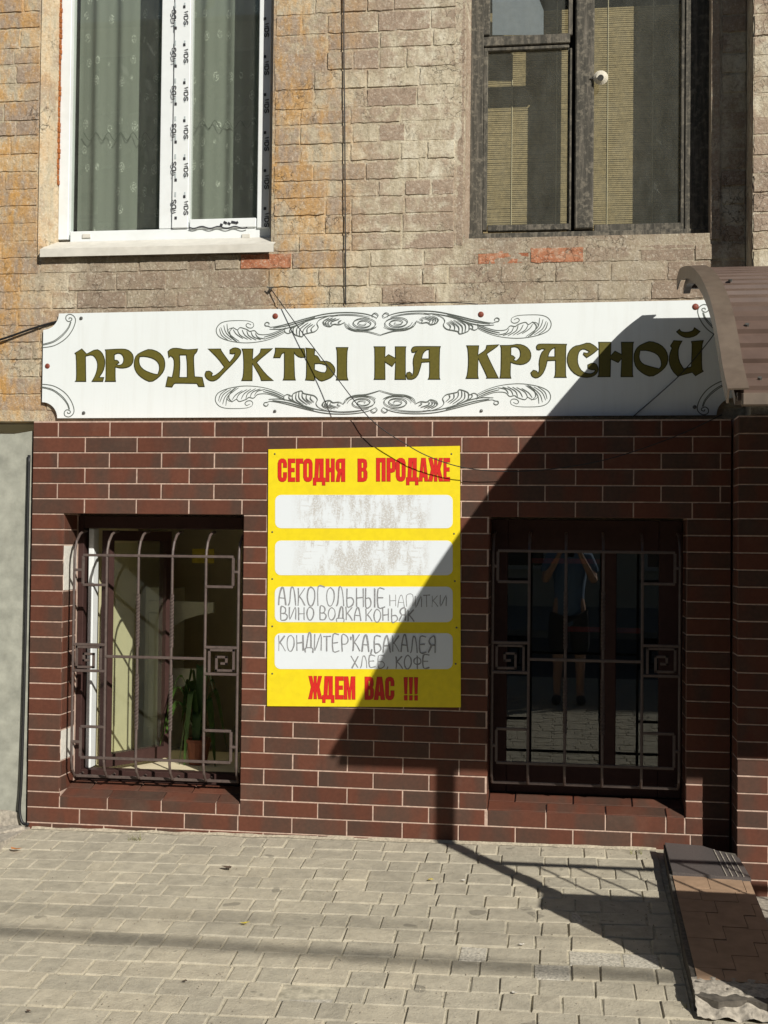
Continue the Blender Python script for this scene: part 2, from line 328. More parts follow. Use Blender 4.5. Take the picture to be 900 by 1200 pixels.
# pavers: rows of three lengths, each row shuffles them inside a module
PAV_ROT = 0.012; ROW = 0.1235; MODS = (0.186, 0.128, 0.098)
def paver_mesh(mb, cx, cy, w, d, chip=0.0, lift=0.0):
    ca, sa = math.cos(PAV_ROT), math.sin(PAV_ROT); h = .03
    def T(a, b, zz):
        X = cx + a*ca - b*sa; Y = cy + a*sa + b*ca; return (X, Y, gz(X, Y) + zz + lift)
    w2, d2, c = w/2, d/2, .0032
    j = lambda: U(-.0025, .0025)
    top = [(-w2+c+j(), -d2+c+j()), (w2-c+j(), -d2+c+j()), (w2-c+j(), d2-c+j()), (-w2+c+j(), d2-c+j())]
    mid = [(-w2, -d2), (w2, -d2), (w2, d2), (-w2, d2)]
    tz = U(-.0028, .0022) - chip; tl = [U(-.0018,.0018) for _ in range(4)]
    vv = [T(*p, -h) for p in mid] + [T(*p, -.0045 - chip*.6) for p in mid] + [T(*p, tz + tl[i]) for i, p in enumerate(top)]
    ff = [(0,1,5,4),(1,2,6,5),(2,3,7,6),(3,0,4,7),(4,5,9,8),(5,6,10,9),(6,7,11,10),(7,4,8,11),(8,9,10,11)]
    mb.add(vv, ff)
ROUGHP = plain('spalled paver', (.46,.43,.36), .95, var=.4, scale=110, bmp=1.0)
far_pav = MB(); near = []
mod_w = sum(MODS); y = -0.035 - ROW/2; row = 0
while y > -8.2:
    x = -5.0 + (0.02 if row % 2 else 0)
    while x < 9.0:
        seq = list(MODS); random.shuffle(seq)
        for w in seq:
            cx = x + w/2; cy = y + (cx - 1.6) * PAV_ROT
            x += w
            if cy > -1.62 and cx + w/2 > SLAB_X0 - .02:
                w = SLAB_X0 - .02 - (cx - w/2); cx = SLAB_X0 - .02 - w/2
                if w < .03: continue
            if cy > -2.0 and cx > 3.3: continue
            if cy > -.5 and cx < 0.0 + (-.15 - cy*1.2 if cy > -.12 else -.35 - cy*0): 
                continue
            g = .0045 + U(0, .003)
            d_ = Vector((cx, cy, gz(cx, cy))) - CAM; zc_ = d_.dot(FW); px = 450 + FPX*d_.dot(RT)/zc_; py = 600 - FPX*d_.dot(UP)/zc_
            if zc_ > 0 and -30 < px < 930 and py < 1225: near.append((py, cx, cy, w-g, ROW-g))
            elif -3 < cx < 8: paver_mesh(far_pav, cx, cy, w-g, ROW-g)
    y -= ROW; row += 1
near.sort(reverse=True)
rough_px = [(250, 1165), (330, 1180), (360,1170), (553, 1110), (573, 1127), (640, 1145), (680, 1080), (690,1130), (745, 1130), (420,1190)]
for k, (py, cx, cy, w, d) in enumerate(near):
    if k < 300:
        b_ = MB(); P_ = W(450, py)
        dd = Vector((cx, cy, gz(cx, cy))) - CAM; z_ = dd.dot(FW); px = 450 + FPX*dd.dot(RT)/z_
        rough = any(abs(px-a) < 17 and abs(py-b2) < 8 for a, b2 in rough_px)
        paver_mesh(b_, cx, cy, w, d, .004 if rough else 0.0); b_.build('paver', ROUGHP if rough else PAVER, pavement, fixn=False)
    else: paver_mesh(far_pav, cx, cy, w, d)
far_pav.build('paver_field', PAVER, pavement, kind='stuff', fixn=False)
st = MB(); st.box((-.6, .12, -.3), (0.02, -.34, gz(-.1, -.1)+.012)); st.build('ground_apron', CONC, kind='structure')
ke = MB(); ke.hexa([(-1.5,-1.66,-.4),(-1.42,-1.70,-.4),(0.02,-.06,-.4),(-.05,-.03,-.4),(-1.5,-1.66,gz(-1.4,-1.66)+.008),(-1.42,-1.70,gz(-1.4,-1.7)+.008),(0.02,-.06,.006),(-.05,-.03,.006)])
ke.build('kerb_strip', CONC, kind='structure')
rd = MB(); rd.box((-60, -8.6, -.6), (60, -16.5, -.33)); rd.build('road', ASPHALT, kind='structure')
rk = MB(); rk.bbox((-60, -8.45, -.6), (60, -8.66, -.195), .02); rk.build('kerb', CONC, kind='structure')
vg = MB(); vg.add([(-120,-120,-.62),(120,-120,-.62),(120,6,-.62),(-120,6,-.62)], [(0,1,2,3)]); vg.build('ground', ASPHALT, kind='structure')
fp = MB(); fp.box((-60,-16.5,-.6),(60,-40,-.2)); fp.build('far_pavement', plain('far paving', (.27,.25,.21), .9, var=.2, scale=4), kind='structure')

# ------------------------------------------------------------------ building
bld = empty('brick_building', (1.6, .3, 0), 'old painted brick building with a brown clinker-tiled shop front', 'building')
# openings, in wall coordinates
WL = dict(x0=W(74.5,640).x, x1=W(284.5,640).x, z1=zc(6)-.004, z0=W(175,938).z)
WR = dict(x0=W(573,700).x, x1=W(804,700).x, z1=zc(6)-.004, z0=zc(24)-.002)
UY = 0.10                                                     # face of the upper brick wall
UL = dict(x0=W(48,150,UY).x, x1=W(319,150,UY).x, z0=W(180,292,UY).z, z1=4.75)
UR = dict(x0=W(545,150,UY).x, x1=W(834,150,UY).x, z0=W(690,276,UY).z, z1=4.75)
PX = W(864, 700, -.155).x                                     # left edge of the projecting bay
def wall_mesh(mb, x0, x1, z0, z1, y0, y1, ops, mi=0):
    xs = sorted({x0, x1} | {v for o in ops for v in (o['x0'], o['x1'])}); zs = sorted({z0, z1} | {v for o in ops for v in (o['z0'], o['z1']) if z0 < v < z1})
    xs = [v for v in xs if x0 <= v <= x1]
    def solid(i, j):
        if i < 0 or j < 0 or i >= len(xs)-1 or j >= len(zs)-1: return False
        cx, cz = (xs[i]+xs[i+1])/2, (zs[j]+zs[j+1])/2
        return not any(o['x0'] < cx < o['x1'] and o['z0'] < cz < o['z1'] for o in ops)
    for i in range(len(xs)-1):
        for j in range(len(zs)-1):
            if not solid(i, j): continue
            a, b, c, d = xs[i], xs[i+1], zs[j], zs[j+1]
            mb.add([(a,y0,c),(b,y0,c),(b,y0,d),(a,y0,d)], [(0,1,2,3)], mi); mb.add([(a,y1,c),(b,y1,c),(b,y1,d),(a,y1,d)], [(3,2,1,0)], mi)
            if not solid(i-1,j): mb.add([(a,y0,c),(a,y0,d),(a,y1,d),(a,y1,c)], [(0,1,2,3)], mi)
            if not solid(i+1,j): mb.add([(b,y0,c),(b,y1,c),(b,y1,d),(b,y0,d)], [(0,1,2,3)], mi)
            if not solid(i,j-1): mb.add([(a,y0,c),(a,y1,c),(b,y1,c),(b,y0,c)], [(0,1,2,3)], mi)
            if not solid(i,j+1): mb.add([(a,y0,d),(b,y0,d),(b,y1,d),(a,y1,d)], [(0,1,2,3)], mi)
ZSPLIT = Z0 + .012
# --- lower wall: grout bed carrying the tiles
gb = MB(); wall_mesh(gb, .004, PX - .01, -.6, ZSPLIT - .008, .0032, .235, [dict(x0=WL['x0']-.0032, x1=WL['x1']+.0032, z0=WL['z0']-.02, z1=WL['z1']+.010), dict(x0=WR['x0']-.0032, x1=WR['x1']+.0032, z0=WR['z0']-.012, z1=WR['z1']+.010)])
gb.box((PX + .0032, -.1518, -.9), (6.5, .235, ZSPLIT - .008))
clad = gb.build('tile_cladding', GROUT, bld, fixn=False)
def tile_mesh_cached(w, h, cache={}):
    k = (round(w, 3), round(h, 3))
    if k in cache: return cache[k]
    c, t = .0022, .012; a, b = w/2, h/2
    vv = [(-a, t, -b), (a, t, -b), (a, t, b), (-a, t, b), (-a, c, -b), (a, c, -b), (a, c, b), (-a, c, b), (-a+c, 0, -b+c), (a-c, 0, -b+c), (a-c, 0, b-c), (-a+c, 0, b-c)]
    ff = [(0,1,5,4),(1,2,6,5),(2,3,7,6),(3,0,4,7),(4,5,9,8),(5,6,10,9),(6,7,11,10),(7,4,8,11),(8,9,10,11)]
    me = bpy.data.meshes.new('tile'); me.from_pydata(vv, [], ff); me.materials.append(TILE); cache[k] = me; return me
JG = .0064
def tile(xa, xb, za, zb, Y=0.0, rot=None, pos=None):
    w, h = round(xb - xa - JG, 3), round(zb - za - JG, 3)
    if w < .01 or h < .008: return
    o = bpy.data.objects.new('tile', tile_mesh_cached(w, h)); scene.collection.objects.link(o)
    place(o, clad, pos if pos is not None else ((xa+xb)/2, Y + U(-.0008, .0008), (za+zb)/2))
    o.rotation_euler = rot if rot else (U(-.003,.003), U(-.0015,.0015), U(-.003,.003))
def subtract(segs, a, b):
    out = []
    for (p, q) in segs:
        if b <= p or a >= q: out.append((p, q)); continue
        if p < a: out.append((p, a))
        if q > b: out.append((b, q))
    return out
xr = PX - .004
for j in range(0, 28):
    zt, zb = zc(j), zc(j+1)
    xs = [0.0] + [u for u in [((n + .5) if j % 2 == 0 else (n + 1.03)) * TU for n in range(0, 13)] if .03 < u < xr - .02] + [xr]
    for a, b in zip(xs, xs[1:]):
        segs = [(a, b)]
        if 6 <= j <= 24 and (b <= WL['x0'] + .001 or a >= WR['x1'] - .001): continue
        for o in (WL, WR):
            zlim = o['z0']
            if zt <= o['z1'] + .02 and zb >= zc(25) - .001: segs = subtract(segs, o['x0'], o['x1'])
        if 6 <= j <= 24: segs = [(p, q) for p, q in segs if p >= WL['x1'] - .001 and q <= WR['x0'] + .001]
        for p, q in segs: tile(p, q, zb, zt)
    if 6 <= j <= 24: tile(0.0, WL['x0'], zb, zt); tile(WR['x1'], xr, zb, zt)
# --- sills: front course, then sloping top tiles
for o, first in ((WL, .235), (WR, .262)):
    zs, zlow = o['z0'], zc(25); zi = zs + .045; yi = .17
    n = 3; xs = [o['x0']]
    while xs[-1] + .262 < o['x1'] - .05: xs.append(xs[-1] + (first if len(xs) == 1 else .262))
    xs.append(o['x1'])
    ang = math.atan2(zi - zs, yi); L = math.hypot(zi - zs, yi) / 2
    for a, b in zip(xs, xs[1:]):
        tile(a, b, zlow, zs + .003)
    xs2 = [o['x0']] + [v + .12 for v in xs[:-1] if v + .12 < o['x1']-.03] + [o['x1']]
    for r_, xx in ((0, xs), (1, xs2)):
        for a, b in zip(xx, xx[1:]):
            cy = (r_ + .5) * L * math.cos(ang); cz = zs + (r_ + .5) * L * math.sin(ang)
            tile(a, b, 0, L, rot=(-(math.pi/2 - ang), 0, 0), pos=((a+b)/2, cy - .002, cz + .004))
    sb = MB(); sb.hexa([(o['x0']-.003,.004,zlow),(o['x1']+.003,.004,zlow),(o['x1']+.01,.235,zlow),(o['x0']-.01,.235,zlow),(o['x0']-.01,.004,zs-.001),(o['x1']+.01,.004,zs-.001),(o['x1']+.01,.235,zi-.004),(o['x0']-.01,.235,zi-.004)])
    sb.build('sill_bed', GROUT, clad)
# --- reveal tiles on both jambs
PATCH = plain('bare white plaster', (.66,.64,.58), .9, var=.12, scale=60, bmp=.6)
for o in (WL, WR):
    for j in range(6, 24):
        zt, zb = zc(j), zc(j+1)
        bare = o is WL and (8 <= j <= 10 or 20 <= j <= 21)
        for side in (0, 1):
            X = o['x0'] if side == 0 else o['x1']
            if bare and side == 0:
                continue
            tile(0, .165, zb, zt, rot=(0, 0, math.radians(90 if side == 0 else -90)), pos=(X, .0865, (zb+zt)/2))
for (ja, jb) in ((8, 11), (20, 22)):
    pb = MB(); pb.box((WL['x0']-.009, .012, zc(jb)+.004), (WL['x0']-.001, .165, zc(ja)-.004)); pb.build('bare_patch', PATCH, clad)
# --- projecting bay on the right
for j in range(0, 31):
    zt, zb = zc(j), zc(j+1)
    xs = [PX] + [PX + u for u in [(n + (.52 if j % 2 else 1.0)) * TU for n in range(0, 3)]]
    for a, b in zip(xs, xs[1:]): tile(a, b, zb, zt, Y=-.155)
    if j < 27: tile(0, .150, zb, zt, rot=(0, 0, math.radians(-90)), pos=(PX, -.078, (zb+zt)/2))
# --- plaster at the far left
pl = MB()
zt = W(20, 508, .02).z
pl.add([p for p in [(-3, .02, -.6), (-.012, .02, -.6), (-.012, .02, zt+.012), (-.1, .02, zt-.002), (-3, .02, zt+.006), (-3,.2,-.6), (-.012,.2,-.6), (-.012,.2,zt+.012), (-.1,.2,zt-.002), (-3,.2,zt+.006)]],
  [(0,1,2,3,4),(9,8,7,6,5),(0,5,6,1),(1,6,7,2),(2,7,8,3),(3,8,9,4),(4,9,5,0)])
pl.build('plaster_plinth', PLASTER, bld)
pb = MB(); zz = W(15, 949, .02).z
pb.add([(-1, .0, -.5), (-.04, .002, -.5), (-.04, .004, zz-.01), (-.1, .006, zz-.002), (-1, .004, zz), (-1,.02,-.5), (-.04,.02,-.5), (-.04,.02,zz-.01), (-.1,.02,zz-.002), (-1,.02,zz)],
  [(0,1,2,3,4),(9,8,7,6,5),(0,5,6,1),(1,6,7,2),(2,7,8,3),(3,8,9,4),(4,9,5,0)])
pb.build('rough_base', CONC, bld)
# --- structural core behind the cladding, lower storey (thick wall, splayed inside)
core = MB(); IY = .85
wall_mesh(core, -6, 6.5, -.6, ZSPLIT + .0, .236, IY, [dict(x0=WL['x0']+.0, x1=WL['x1']+.0, z0=WL['z0']+.05, z1=WL['z1']), dict(x0=WR['x0'], x1=WR['x1'], z0=WR['z0']+.05, z1=WR['z1'])])
core.build('inner_wall', BEIGEW, bld, fixn=False)
# --- shop interior
rm = MB(); X0, X1, Yb, Zf, Zt = -.5, 1.5, 1.75, -.55, 1.95
rm.add([(X0,IY+.003,Zf),(X1,IY+.003,Zf),(X1,Yb,Zf),(X0,Yb,Zf),(X0,IY+.003,Zt),(X1,IY+.003,Zt),(X1,Yb,Zt),(X0,Yb,Zt)], [(0,1,2,3),(4,7,6,5),(3,2,6,7),(0,3,7,4),(1,5,6,2)])
rm.build('shop_room', DIMW, bld, fixn=False)
rm = MB(); X0, X1, Yb = 1.8, 4.2, 2.7
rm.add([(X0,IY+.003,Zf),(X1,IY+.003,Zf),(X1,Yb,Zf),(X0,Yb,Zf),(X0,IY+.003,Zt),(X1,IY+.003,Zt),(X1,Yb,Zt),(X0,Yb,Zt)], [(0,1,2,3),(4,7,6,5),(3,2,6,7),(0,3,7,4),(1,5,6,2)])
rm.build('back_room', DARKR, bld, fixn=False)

# --- upper wall of painted bricks
bw = MB(); MY = UY + .0045
wall_mesh(bw, -6, 3.30, ZSPLIT + .002, 5.2, MY, .50, [UL, UR]); UPX = W(882, 150, -.09).x
bw.box((UPX+.004, -.0855, ZSPLIT+.002), (6.5, .50, 5.2))
brickwall = bw.build('brick_wall', BRICKM, bld, fixn=False)
jl = [15.6, 38.9, 59, 82.4, 104, 127.6, 146, 168, 190, 212, 232, 252, 273.8, 294, 314, 336]
zj = sorted([W(400, p, UY).z for p in jl])
zj = [zj[0] - .083*k for k in range(7, 0, -1)] + zj
while zj[-1] < 4.25: zj.append(zj[-1] + .084)
rest = MB()
# lumpy mortar and limewash that fills the joints and here and there laps over the bricks
def mortar_face(x0, x1, z0, z1, Y, ops):
    m_ = MB(); st_ = .0135; nx, nz = int((x1-x0)/st_)+1, int((z1-z0)/st_)+1; idx = {}
    for j in range(nz+1):
        for i in range(nx+1):
            x, z = min(x0 + i*st_, x1), min(z0 + j*st_, z1); idx[i, j] = len(m_.v)
            m_.v.append(Vector((x, Y + .0036 - .0040*fr(x, z, 3.0) - .0018*fr(x, z, 17) - .0011*fr(x, z+5, 60, 2), z)))
    for j in range(nz):
        for i in range(nx):
            cx, cz = x0 + (i+.5)*st_, z0 + (j+.5)*st_
            if any(o['x0']-.012 < cx < o['x1']+.012 and o['z0']-.012 < cz < o['z1'] for o in ops): continue
            m_.f.append((idx[i,j], idx[i+1,j], idx[i+1,j+1], idx[i,j+1])); m_.mi.append(0)
    m_.build('mortar_face', BRICKM, brickwall, fixn=False, smooth=True)
def fr(x, z, k, o=3): return mnoise.fractal(Vector((x*k, z*k, 4.2)), 1.0, 2.0, o)
def brick_mesh(mb, x0, x1, z0, z1, Y, prov):
    nx = max(4, round((x1-x0)/.021)); nz = 4; c = .0035; vv = []; ff = []
    xs = [x0, x0+c] + [x0 + (x1-x0)*i/nx for i in range(1, nx)] + [x1-c, x1]
    zs = [z0, z0+c] + [z0 + (z1-z0)*i/nz for i in range(1, nz)] + [z1-c, z1]
    sd_ = U(0, 40)
    for jz, z in enumerate(zs):
        for ix, x in enumerate(xs):
            edge = ix in (0, len(xs)-1) or jz in (0, len(zs)-1)
            ex = .0045*mnoise.noise(Vector((z*45+sd_, ix//4, 1))); ez = .0050*mnoise.noise(Vector((x*28+sd_, jz//3, 7)))
            yy = Y + (.009 if edge else -prov + .0016*fr(x, z, 22) + .0010*fr(x+9, z, 80, 2))
            vv.append((x + ex, yy, z + ez))
    k = len(xs)
    for jz in range(len(zs)-1):
        for ix in range(k-1): ff.append((jz*k+ix, jz*k+ix+1, (jz+1)*k+ix+1, (jz+1)*k+ix))
    mb.add(vv, ff)
red_spots = [(562, 622, 297), (628, 688, 296), (300, 319, 306)]
def lay_bricks(xa, xb, Y, ops, count_to):
    for k in range(len(zj)-1):
        za, zb = zj[k] + U(-.002,.002), zj[k+1] + U(-.002,.002)
        if zb < ZSPLIT: continue
        za = max(za, ZSPLIT + .004)
        segs = [(xa, xb)]
        for o in ops:
            if zb > o['z0'] - .012 and za < o['z1']: segs = subtract(segs, o['x0'] - .01, o['x1'] + .01)
        for (p, q) in segs:
            x = p - U(0, .2) if p == xa and xa < -.5 else p; first = True
            while x < q - .03:
                w = random.choice((.25, .25, .25, .125, .24)) if not first else random.choice((.25, .125, .19))
                first = False
                e = min(x + w, q)
                if q - e < .05: e = q
                gv = U(.001, .0045); X0_, X1_ = max(x, p) + gv, e - gv; x = e
                if X1_ - X0_ < .02: continue
                cx, cz = (X0_+X1_)/2, (za+zb)/2
                mb = MB(); g = U(.0015, .0050); brick_mesh(mb, X0_, X1_, za+g, zb-g, Y, U(-.0022, .0024))
                d = Vector((cx, Y, cz)) - CAM; z_ = d.dot(FW); px = 450 + FPX*d.dot(RT)/z_; py = 600 - FPX*d.dot(UP)/z_
                if not (-30 < px < 930 and py > -30): rest.add(mb.v, mb.f); continue
                red = any(a - 4 < px < b + 4 and abs(py - c) < 9 for a, b, c in red_spots)
                mb.build('brick', REDB if red else BRICK, brickwall, fixn=False)
mortar_face(-.5, UPX - .002, ZSPLIT + .004, 4.2, UY, [UL, UR]); mortar_face(UPX + .002, UPX + .5, ZSPLIT + .004, 4.2, -.09, [])
lay_bricks(-1.2, UPX - .0, UY, [dict(x0=UL['x0']-.0, x1=UL['x1'], z0=UL['z0'], z1=9), dict(x0=UR['x0']-.035, x1=UR['x1']+.03, z0=UR['z0']-.022, z1=9)], 300)
lay_bricks(UPX, UPX + .9, -.09, [], 300)
rest.build('brick_field', BRICK, brickwall, kind='stuff', fixn=False, smooth=True)
# side of the projecting bay
sd = MB(); sd.box((UPX + .0, -.078, ZSPLIT+.004), (UPX + .02, .108, 5.2)); sd.build('bay_return', BRICKM, bld)

# ------------------------------------------------------------------ windows (parts of the building)
def pxbox(mb, x0, y0, x1, y1, Yf, Yb, c=.003, z1=None, mi=0):
    a = W(x0, (y0+y1)/2, Yf).x; b = W(x1, (y0+y1)/2, Yf).x; lo = W((x0+x1)/2, y1, Yf).z; hi = z1 if z1 is not None else W((x0+x1)/2, y0, Yf).z
    return mb.bbox((a, Yf, lo), (b, Yb, hi), c, mi)
ZT = 4.70
# upper left: white plastic window
w1 = empty('window', (W(190,285,.2).x, .2, UL['z0']), 'white plastic window with film strips', None, parent=bld)
FY = .20
f_ = MB(); pxbox(f_, 70, 0, 82, 281, FY, FY+.07, z1=ZT); pxbox(f_, 188, 0, 203, 268, FY, FY+.07, z1=ZT); pxbox(f_, 304, 0, 319, 281, FY, FY+.07, z1=ZT); f_.build('frame', WHITEP, w1)
f_ = MB(); pxbox(f_, 82, 268.5, 304, 283, FY-.001, FY+.068); f_.build('bottom_rail', WHITEP, w1)
s_ = MB(); pxbox(s_, 203, 0, 222, 267, FY-.012, FY+.055, z1=ZT); pxbox(s_, 222, 256, 300, 267, FY-.011, FY+.055); pxbox(s_, 302.5, 0, 317, 267, FY-.012, FY+.055, z1=ZT); s_.build('sash', WHITEP, w1)
g_ = MB(); pxbox(g_, 82, 0, 188, 268, FY+.032, FY+.040, z1=ZT, c=.0005); g_.build('pane', GLASS, w1)
g_ = MB(); pxbox(g_, 222, 0, 303, 262, FY+.026, FY+.034, z1=ZT, c=.0005); g_.build('pane', GLASS, w1)
sl_ = MB(); a, b = W(47.5, 290, UY-.03), W(321, 290, UY-.03)
zf, zbk = W(180, 289, UY-.035).z, W(180, 281, FY-.005).z
sl_.hexa([(a.x, UY-.035, zf-.004),(b.x, UY-.035, zf-.004),(b.x, FY-.003, zbk-.006),(a.x, FY-.003, zbk-.006),(a.x, UY-.035, zf),(b.x, UY-.035, zf),(b.x, FY-.003, zbk),(a.x, FY-.003, zbk)])
sl_.box((a.x, UY-.037, zf-.038), (b.x, UY-.035, zf+.001)); sl_.build('sill', GREYP, w1)
for cxp in (101, 288):
    d_ = MB(); pxbox(d_, cxp-5, 274, cxp+5, 279, FY-.008, FY+.0); d_.build('drain_cap', GREYP, w1)
sp = MB()
for (xa, xb) in ((UL['x0'], W(70, 150, FY).x),):
    sp.hexa([(xa-.004,UY-.004,UL['z0']-.02),(xa+.03,UY+.02,UL['z0']-.02),(xb+.004,FY+.02,UL['z0']-.02),(xa-.004,FY+.02,UL['z0']-.02),(xa-.004,UY-.004,ZT),(xa+.02,UY+.02,ZT),(xb+.004,FY+.02,ZT),(xa-.004,FY+.02,ZT)])
sp.build('stucco_reveal', BRICKM, w1)
fo = MB()
for k in range(60):
    z = UL['z0'] + .35 + k*.026; fo.bbox((W(66.5,100,FY-.008).x, FY-.010-U(0,.006), z), (W(70.5+U(-.5,1.2),100,FY-.008).x, FY+.01, z+.027), .004)
fo.build('foam_seam', FOAM, w1)
# printed film: rows of small letters reading up the sash
def strokes_on(mb, glyphs, org, ux, uz, w, lift):
    k = 0
    for st_ in glyphs:
        strip(mb, [org + ux*a + uz*b for a, b in st_], w, lift + .00015*k); k += 1
GW = {'W': [[(0,1),(.25,0),(.5,.8),(.75,0),(1,1)]], 'D': [[(0,0),(0,1),(.6,1),(1,.7),(1,.3),(.6,0),(0,0)]], 'S': [[(1,.85),(.7,1),(.3,1),(0,.8),(.2,.55),(.8,.45),(1,.2),(.7,0),(.3,0),(0,.15)]]}
def film(xc, flip, Yp, y_from, pitch):
    y = y_from
    while y > -20:
        mk = MB()
        o_ = W(xc, y, Yp)
        # text runs along z
        uz_, ux_ = (Vector((0,0,1)), Vector((-1,0,0))) if not flip else (Vector((0,0,-1)), Vector((1,0,0)))
        for i, ch in enumerate('WDS'):
            oo = o_ + uz_ * (.024*i)
            strokes_on(mk, [[(b, a) for a, b in s2] for s2 in GW[ch]], oo, ux_*.019, uz_*.018, .0052, .0006 + .0006*i)
        mk.bbox(o_ - Vector((.006,.0016,0)) + uz_*-.030, o_ + Vector((.006,-.0004,0)) + uz_*-.016, .0003)
        y -= pitch
        mk.build('film_print', PRINTK, w1, fixn=False)
film(216.0, True, FY-.0125, 236, 44.5); film(206.0, False, FY-.0125, 250, 44.5); film(310.5, True, FY-.0128, 250, 44.5)
gf = MB()
for k in range(14):
    for xx in (216.5, 205.5):
        o_ = W(xx, 250-22-k*22.2, FY-.0125); gf.bbox(o_ - Vector((.004,.0012,.012)), o_ + Vector((.004,-.0004,.012)), .0003)
gf.build('film_mark', PRINTT, w1, fixn=False)
tp = MB(); strip(tp, catmull([W(222+i*4, 266.5 + 1.2*math.sin(i*1.3), FY-.0135) for i in range(0, 18)], 2), .006, .0005); tp.build('torn_film', PRINTK, w1, fixn=False)
tp = MB()
for i, (a, b) in enumerate([((262,260),(266,262)),((267,261),(270,263)),((271,260),(276,261)),((276,262),(279,260)),((258,263),(261,264))]): strip(tp, [W(*a, FY-.0125), W(*b, FY-.0125)], .012, .0005+.0002*i)
tp.build('label_print', PRINTK, w1, fixn=False)

# upper right: old wooden window
w2 = empty('window', (W(690,277,.20).x, .20, UR['z0']), 'weathered wooden window with flaking paint', None, parent=bld)
OY = .20
f_ = MB(); pxbox(f_, 551, 0, 566, 277, OY, OY+.09, z1=ZT); f_.build('frame', OLDWOOD, w2)
f_ = MB(); pxbox(f_, 674, 0, 696, 268, OY-.012, OY+.08, z1=ZT, c=.006); f_.build('mullion', OLDWOOD, w2)
f_ = MB(); pxbox(f_, 803, 0, 832, 277, OY, OY+.09, z1=ZT); f_.build('frame', OLDWOOD, w2)
f_ = MB(); pxbox(f_, 548, 270.5, 836, 279, OY-.006, OY+.09); f_.build('bottom_rail', OLDWOOD, w2)
f_ = MB(); pxbox(f_, 566, 41, 668, 52, OY+.004, OY+.07); f_.build('transom', OLDWOOD, w2)
f_ = MB(); pxbox(f_, 665, 0, 680, 270, OY+.046, OY+.088, z1=ZT); f_.build('rebate_strip', plain('dark old wood', (.02,.018,.015), .9), w2)
f_ = MB(); pxbox(f_, 566, 0, 574, 41, OY+.008, OY+.05, z1=ZT); pxbox(f_, 666, 0, 671, 41, OY+.008, OY+.05, z1=ZT); f_.build('vent_sash', OLDWOOD, w2)
f_ = MB(); pxbox(f_, 566, 56, 571, 270, OY+.012, OY+.045); pxbox(f_, 667, 56, 670, 270, OY+.012, OY+.045); pxbox(f_, 571, 263, 667, 270, OY+.012, OY+.045); pxbox(f_, 571, 54, 667, 58, OY+.012, OY+.045); f_.build('lower_sash', OLDWOOD, w2)
f_ = MB(); pxbox(f_, 696, 262, 803, 270, OY+.008, OY+.045); pxbox(f_, 798, 0, 803, 262, OY+.008, OY+.045, z1=ZT); f_.build('right_sash', OLDWOOD, w2)
g_ = MB(); pxbox(g_, 574, 0, 667, 42, OY+.028, OY+.032, z1=ZT, c=.0004); g_.build('pane', GLASS2, w2)
g_ = MB(); pxbox(g_, 571, 58, 667, 264, OY+.026, OY+.030, c=.0004); g_.build('pane', GLASS2, w2)
g_ = MB(); pxbox(g_, 696, 0, 799, 263, OY+.022, OY+.026, z1=ZT, c=.0004); g_.build('pane', GLASS2, w2)
sp = MB(); xa, xb = UR['x0']-.036, UR['x0']+.004
sp.hexa([(xa,UY+.004,UR['z0']-.03),(xb-.012,UY+.002,UR['z0']-.03),(xb+.018,OY+.02,UR['z0']-.03),(xa,OY+.02,UR['z0']-.03),(xa+.006,UY+.004,ZT),(xb-.006,UY+.002,ZT),(xb+.018,OY+.02,ZT),(xa,OY+.02,ZT)])
sp.build('stucco_reveal', BRICKM, w2)
sp = MB(); xa, xb = UR['x1']-.002, UR['x1']+.036
sp.hexa([(xa,UY+.0,UR['z0']-.03),(xb,UY-.006,UR['z0']-.03),(xb,OY+.02,UR['z0']-.03),(xa,OY+.02,UR['z0']-.03),(xa,UY+.0,ZT),(xb-.008,UY-.006,ZT),(xb,OY+.02,ZT),(xa,OY+.02,ZT)])
sp.build('stucco_reveal', BRICKM, w2)
sl_ = MB(); zf, zbk = W(690, 286, UY-.012).z, W(690, 278, OY).z
sl_.hexa([(UR['x0']-.02,UY+.001,zf-.03),(UR['x1']+.01,UY+.001,zf-.03),(UR['x1']+.01,OY+.02,zf-.03),(UR['x0']-.02,OY+.02,zf-.03),(UR['x0']-.02,UY+.001,zf-.012),(UR['x1']+.01,UY+.003,zf-.006),(UR['x1']+.01,OY+.02,zbk),(UR['x0']-.02,OY+.02,zbk)])
sl_.build('sill', BRICKM, w2)
# rooms behind the upper windows
for (xa, xb) in ((-.3, 1.55), (1.62, 3.7)):
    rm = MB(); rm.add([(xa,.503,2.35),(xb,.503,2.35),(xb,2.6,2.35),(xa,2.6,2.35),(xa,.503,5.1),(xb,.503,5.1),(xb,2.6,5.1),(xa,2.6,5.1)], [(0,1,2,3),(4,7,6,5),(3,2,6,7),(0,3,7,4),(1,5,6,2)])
    rm.build('upstairs_room', DARKR, bld, fixn=False)

